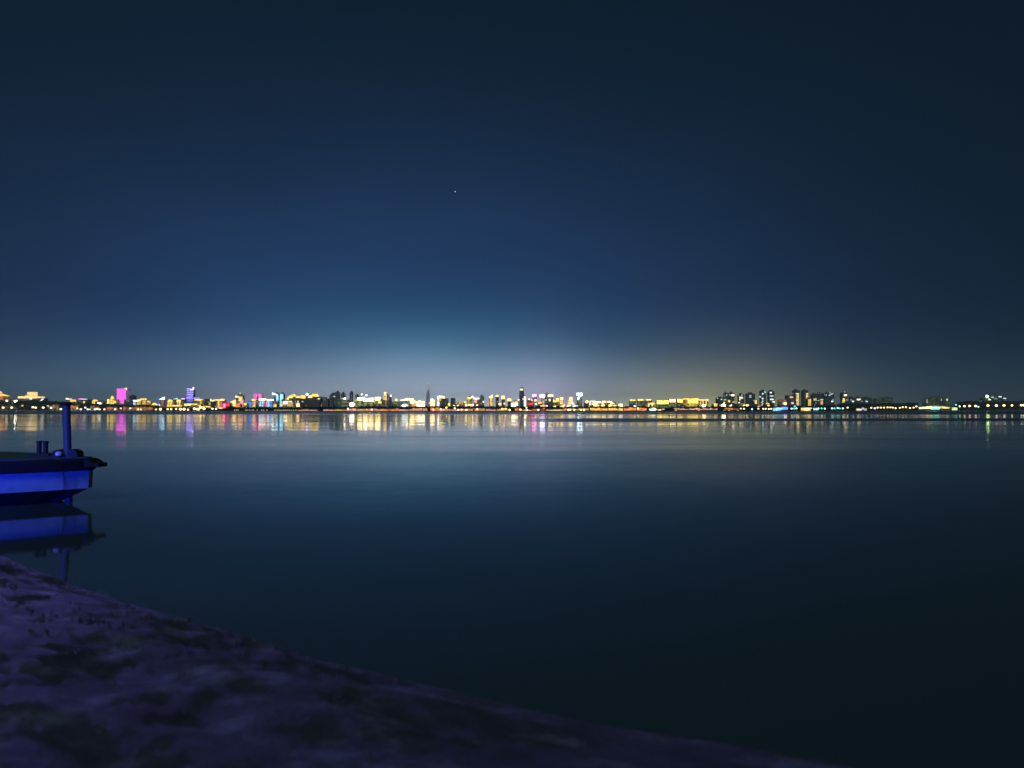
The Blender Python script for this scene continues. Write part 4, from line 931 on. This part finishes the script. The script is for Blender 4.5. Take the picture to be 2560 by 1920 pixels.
# mooring pile through the bow well
def pile():
    bot = at_z(172, 1252.5, 0)
    root = empty('mooring_pile', (bot.x, bot.y, 0), 'round steel mooring pile with a flat cap rising through the bow of the boat', 'mooring pile')
    D = bot.y; k = D / F
    top = at_Y(166, 1012, D)
    dx = (top.x - bot.x) / top.z
    m = MB(); m.lathe(-dx * .8, 0, [(8.6 * k, -.8), (8.9 * k, .5), (9.2 * k, top.z)], 28, (dx, 0))
    m.build('pile_shaft', PILE, root, smooth=False)
    c = MB(); c.lathe(dx * top.z, 0, [(9.6 * k, top.z - .02), (12.5 * k, top.z + .004), (12.5 * k, top.z + .05), (9 * k, top.z + .08)], 24)
    c.build('pile_cap', IRON, root)
    # guide collar fixed to the deck: a part of the boat
    q = Vector((bot.x - tip.x + dx * 1.2, bot.y - tip.y, 1.215))
    for nm, sx in (('pile_guide', -1), ('pile_guide', 1)):
        g = MB()
        # half-moon cheek plate each side of the pile
        vs = []; fs = []; n = 10; w0 = 11 * k; w1 = 32 * k
        for yy in (-.16, .16):
            vs.append((q.x + sx * w0, q.y + yy, q.z + .003))
            for i in range(n + 1):
                t = i / n
                vs.append((q.x + sx * (w0 + (w1 - w0) * (1 - (1 - math.sin(t * math.pi / 2)))), q.y + yy, q.z + .003 + .205 * math.cos(t * math.pi / 2) ** .55))
        M_ = n + 2
        fs.append(tuple(range(M_)) if sx < 0 else tuple(reversed(range(M_))))
        fs.append(tuple(reversed(range(M_, 2 * M_))) if sx < 0 else tuple(range(M_, 2 * M_)))
        for i in range(M_):
            a = i; b = (i + 1) % M_
            fs.append((a, b, b + M_, a + M_))
        g.add(vs, fs); g.build(nm, IRON, boat_root)
    r = MB(); r.lathe(q.x - 9 * k, q.y - .24, [(.07, q.z + .04), (.085, q.z + .06), (.085, q.z + .13), (.05, q.z + .15)], 16)
    r.build('guide_roller', solid('white_nylon', (.75, .75, .8), .5), boat_root)


pile()

# ------------------------------------------------------------------ near bank
EDGE_PX = [(-500, 1255), (-200, 1335), (0, 1393), (60, 1418), (200, 1468), (350, 1514), (520, 1560), (650, 1604), (850, 1660), (1000, 1699), (1250, 1760), (1500, 1811), (1850, 1864), (2100, 1905), (2500, 1975), (3200, 2100)]
EDGE = sorted([(at_z(a, b, .02).x, at_z(a, b, .02).y) for a, b in EDGE_PX])


def edge_y(x): return lerp_tab(EDGE, x) if x > EDGE[0][0] else EDGE[0][1] + (EDGE[0][0] - x) * .5


def bank_h(x, y):
    d = (edge_y(x) - y) * .83                 # metres inland of the waterline
    u = x * .83 - y * .56; v = x * .56 + y * .83      # along / across the shore
    n1 = noise.noise(Vector((u * .33, v * .8, 3.1)))
    n2 = noise.noise(Vector((u * .95, v * 2.3, 9.3)))
    n3 = noise.noise(Vector((x * 5.2, y * 5.2, 1.3)))
    n4 = noise.noise(Vector((x * 14, y * 14, 5.3)))
    base = -.35 + 1.25 * (1 - math.exp(-max(d + .9, 0) / 2.3)) if d > -.9 else -.35 + (d + .9) * .5
    base = base - (-.35 + 1.25 * (1 - math.exp(-.9 / 2.3)))
    amp = min(1, max(0, (d + .35) / .8))
    return base + amp * (.09 * n1 + .060 * n2 + .014 * n3 + .008 * n4) + .02


def bank():
    m, nt, b, x = new_mat('bank_earth')
    g = nt.nodes.new('ShaderNodeNewGeometry')
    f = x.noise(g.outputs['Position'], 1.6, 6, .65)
    c = x.ramp(f, [(.3, (.030, .030, .045)), (.52, (.055, .054, .085)), (.68, (.18, .17, .26))])  # lilac pools of lamplight painted in as pale spots
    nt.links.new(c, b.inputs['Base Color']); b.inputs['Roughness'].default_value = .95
    bp = nt.nodes.new('ShaderNodeBump'); bp.inputs['Distance'].default_value = .03
    nt.links.new(x.noise(g.outputs['Position'], 9, 6, .7), bp.inputs['Height'])
    nt.links.new(bp.outputs[0], b.inputs['Normal'])
    mb = MB()
    nx, ny = 330, 300
    vs = []; fs = []
    for j in range(ny + 1):
        for i in range(nx + 1):
            X = -16 + 24 * i / nx
            t = j / ny
            Y = edge_y(X) + 1.3 - (edge_y(X) + 1.3 + 4) * t ** 1.0
            vs.append((X, Y, bank_h(X, Y)))
    for j in range(ny):
        for i in range(nx):
            a = j * (nx + 1) + i
            fs.append((a, a + nx + 1, a + nx + 2, a + 1))
    mb.add(vs, fs)
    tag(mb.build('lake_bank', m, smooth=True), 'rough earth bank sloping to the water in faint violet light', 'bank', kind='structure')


bank()


def gravel():
    rnd = random.Random(5)
    mb = MB()
    for _ in range(60):
        X = rnd.uniform(-14, -2); d = rnd.uniform(-.05, .6) if rnd.random() < .25 else rnd.uniform(0, 5)
        Y = edge_y(X) - d / .83
        r = rnd.uniform(.010, .025) * (1.6 if rnd.random() < .06 else 1)
        z = bank_h(X, Y)
        n = len(mb.v)
        mb.ell((X, Y, z + r * .2), (r * rnd.uniform(.8, 1.5), r * rnd.uniform(.7, 1.2), r * rnd.uniform(.5, .8)), 7, 4)
        for i in range(n, len(mb.v)):
            v = mb.v[i]; mb.v[i] = tuple(c + rnd.uniform(-.12, .12) * r for c in v)
    m = solid('pebble', (.10, .10, .115), .9, var=.5, scale=3)
    tag(mb.build('gravel', m, smooth=True), 'loose gravel strewn over the near bank', 'gravel', kind='stuff')


def grass():
    rnd = random.Random(9)
    mb = MB()
    for _ in range(130):
        X = -14.5 + 14 * rnd.random() ** 1.2
        d = rnd.uniform(.05, 2.2); Y = edge_y(X) - d / .83
        for _k in range(16):
            x = X + rnd.gauss(0, .06); y = Y + rnd.gauss(0, .06); z = bank_h(x, y) - .01
            h = rnd.uniform(.03, .09); a = rnd.uniform(0, 6.28); l = rnd.uniform(.01, .07)
            w_ = .0035; ca, sa = math.cos(a), math.sin(a)
            mb.add([(x - w_ * sa, y + w_ * ca, z), (x + w_ * sa, y - w_ * ca, z), (x + l * .4 * ca + w_ * sa * .7, y + l * .4 * sa - w_ * ca * .7, z + h * .6),
                    (x + l * .4 * ca - w_ * sa * .7, y + l * .4 * sa + w_ * ca * .7, z + h * .6), (x + l * ca, y + l * sa, z + h)], [(0, 1, 2, 3), (3, 2, 4)])
    m = solid('dry_grass', (.05, .05, .06), .8, var=.3, scale=2)
    tag(mb.build('grass', m), 'short tufted grass along the crest of the near bank', 'grass', kind='stuff')


gravel()
grass()


def haze():
    mb = MB(); mb.box(-9500, 9500, -60, 9500, -2, 200)
    m = bpy.data.materials.new('haze_air'); m.use_nodes = True
    nt = m.node_tree; nt.nodes.clear()
    o = nt.nodes.new('ShaderNodeOutputMaterial'); v = nt.nodes.new('ShaderNodeVolumePrincipled')
    v.inputs['Color'].default_value = (.85, .93, 1, 1); v.inputs['Density'].default_value = 8e-5
    nt.links.new(v.outputs[0], o.inputs['Volume'])
    tag(mb.build('haze', m), 'thin night haze over lake and city', 'haze', kind='stuff')


haze()
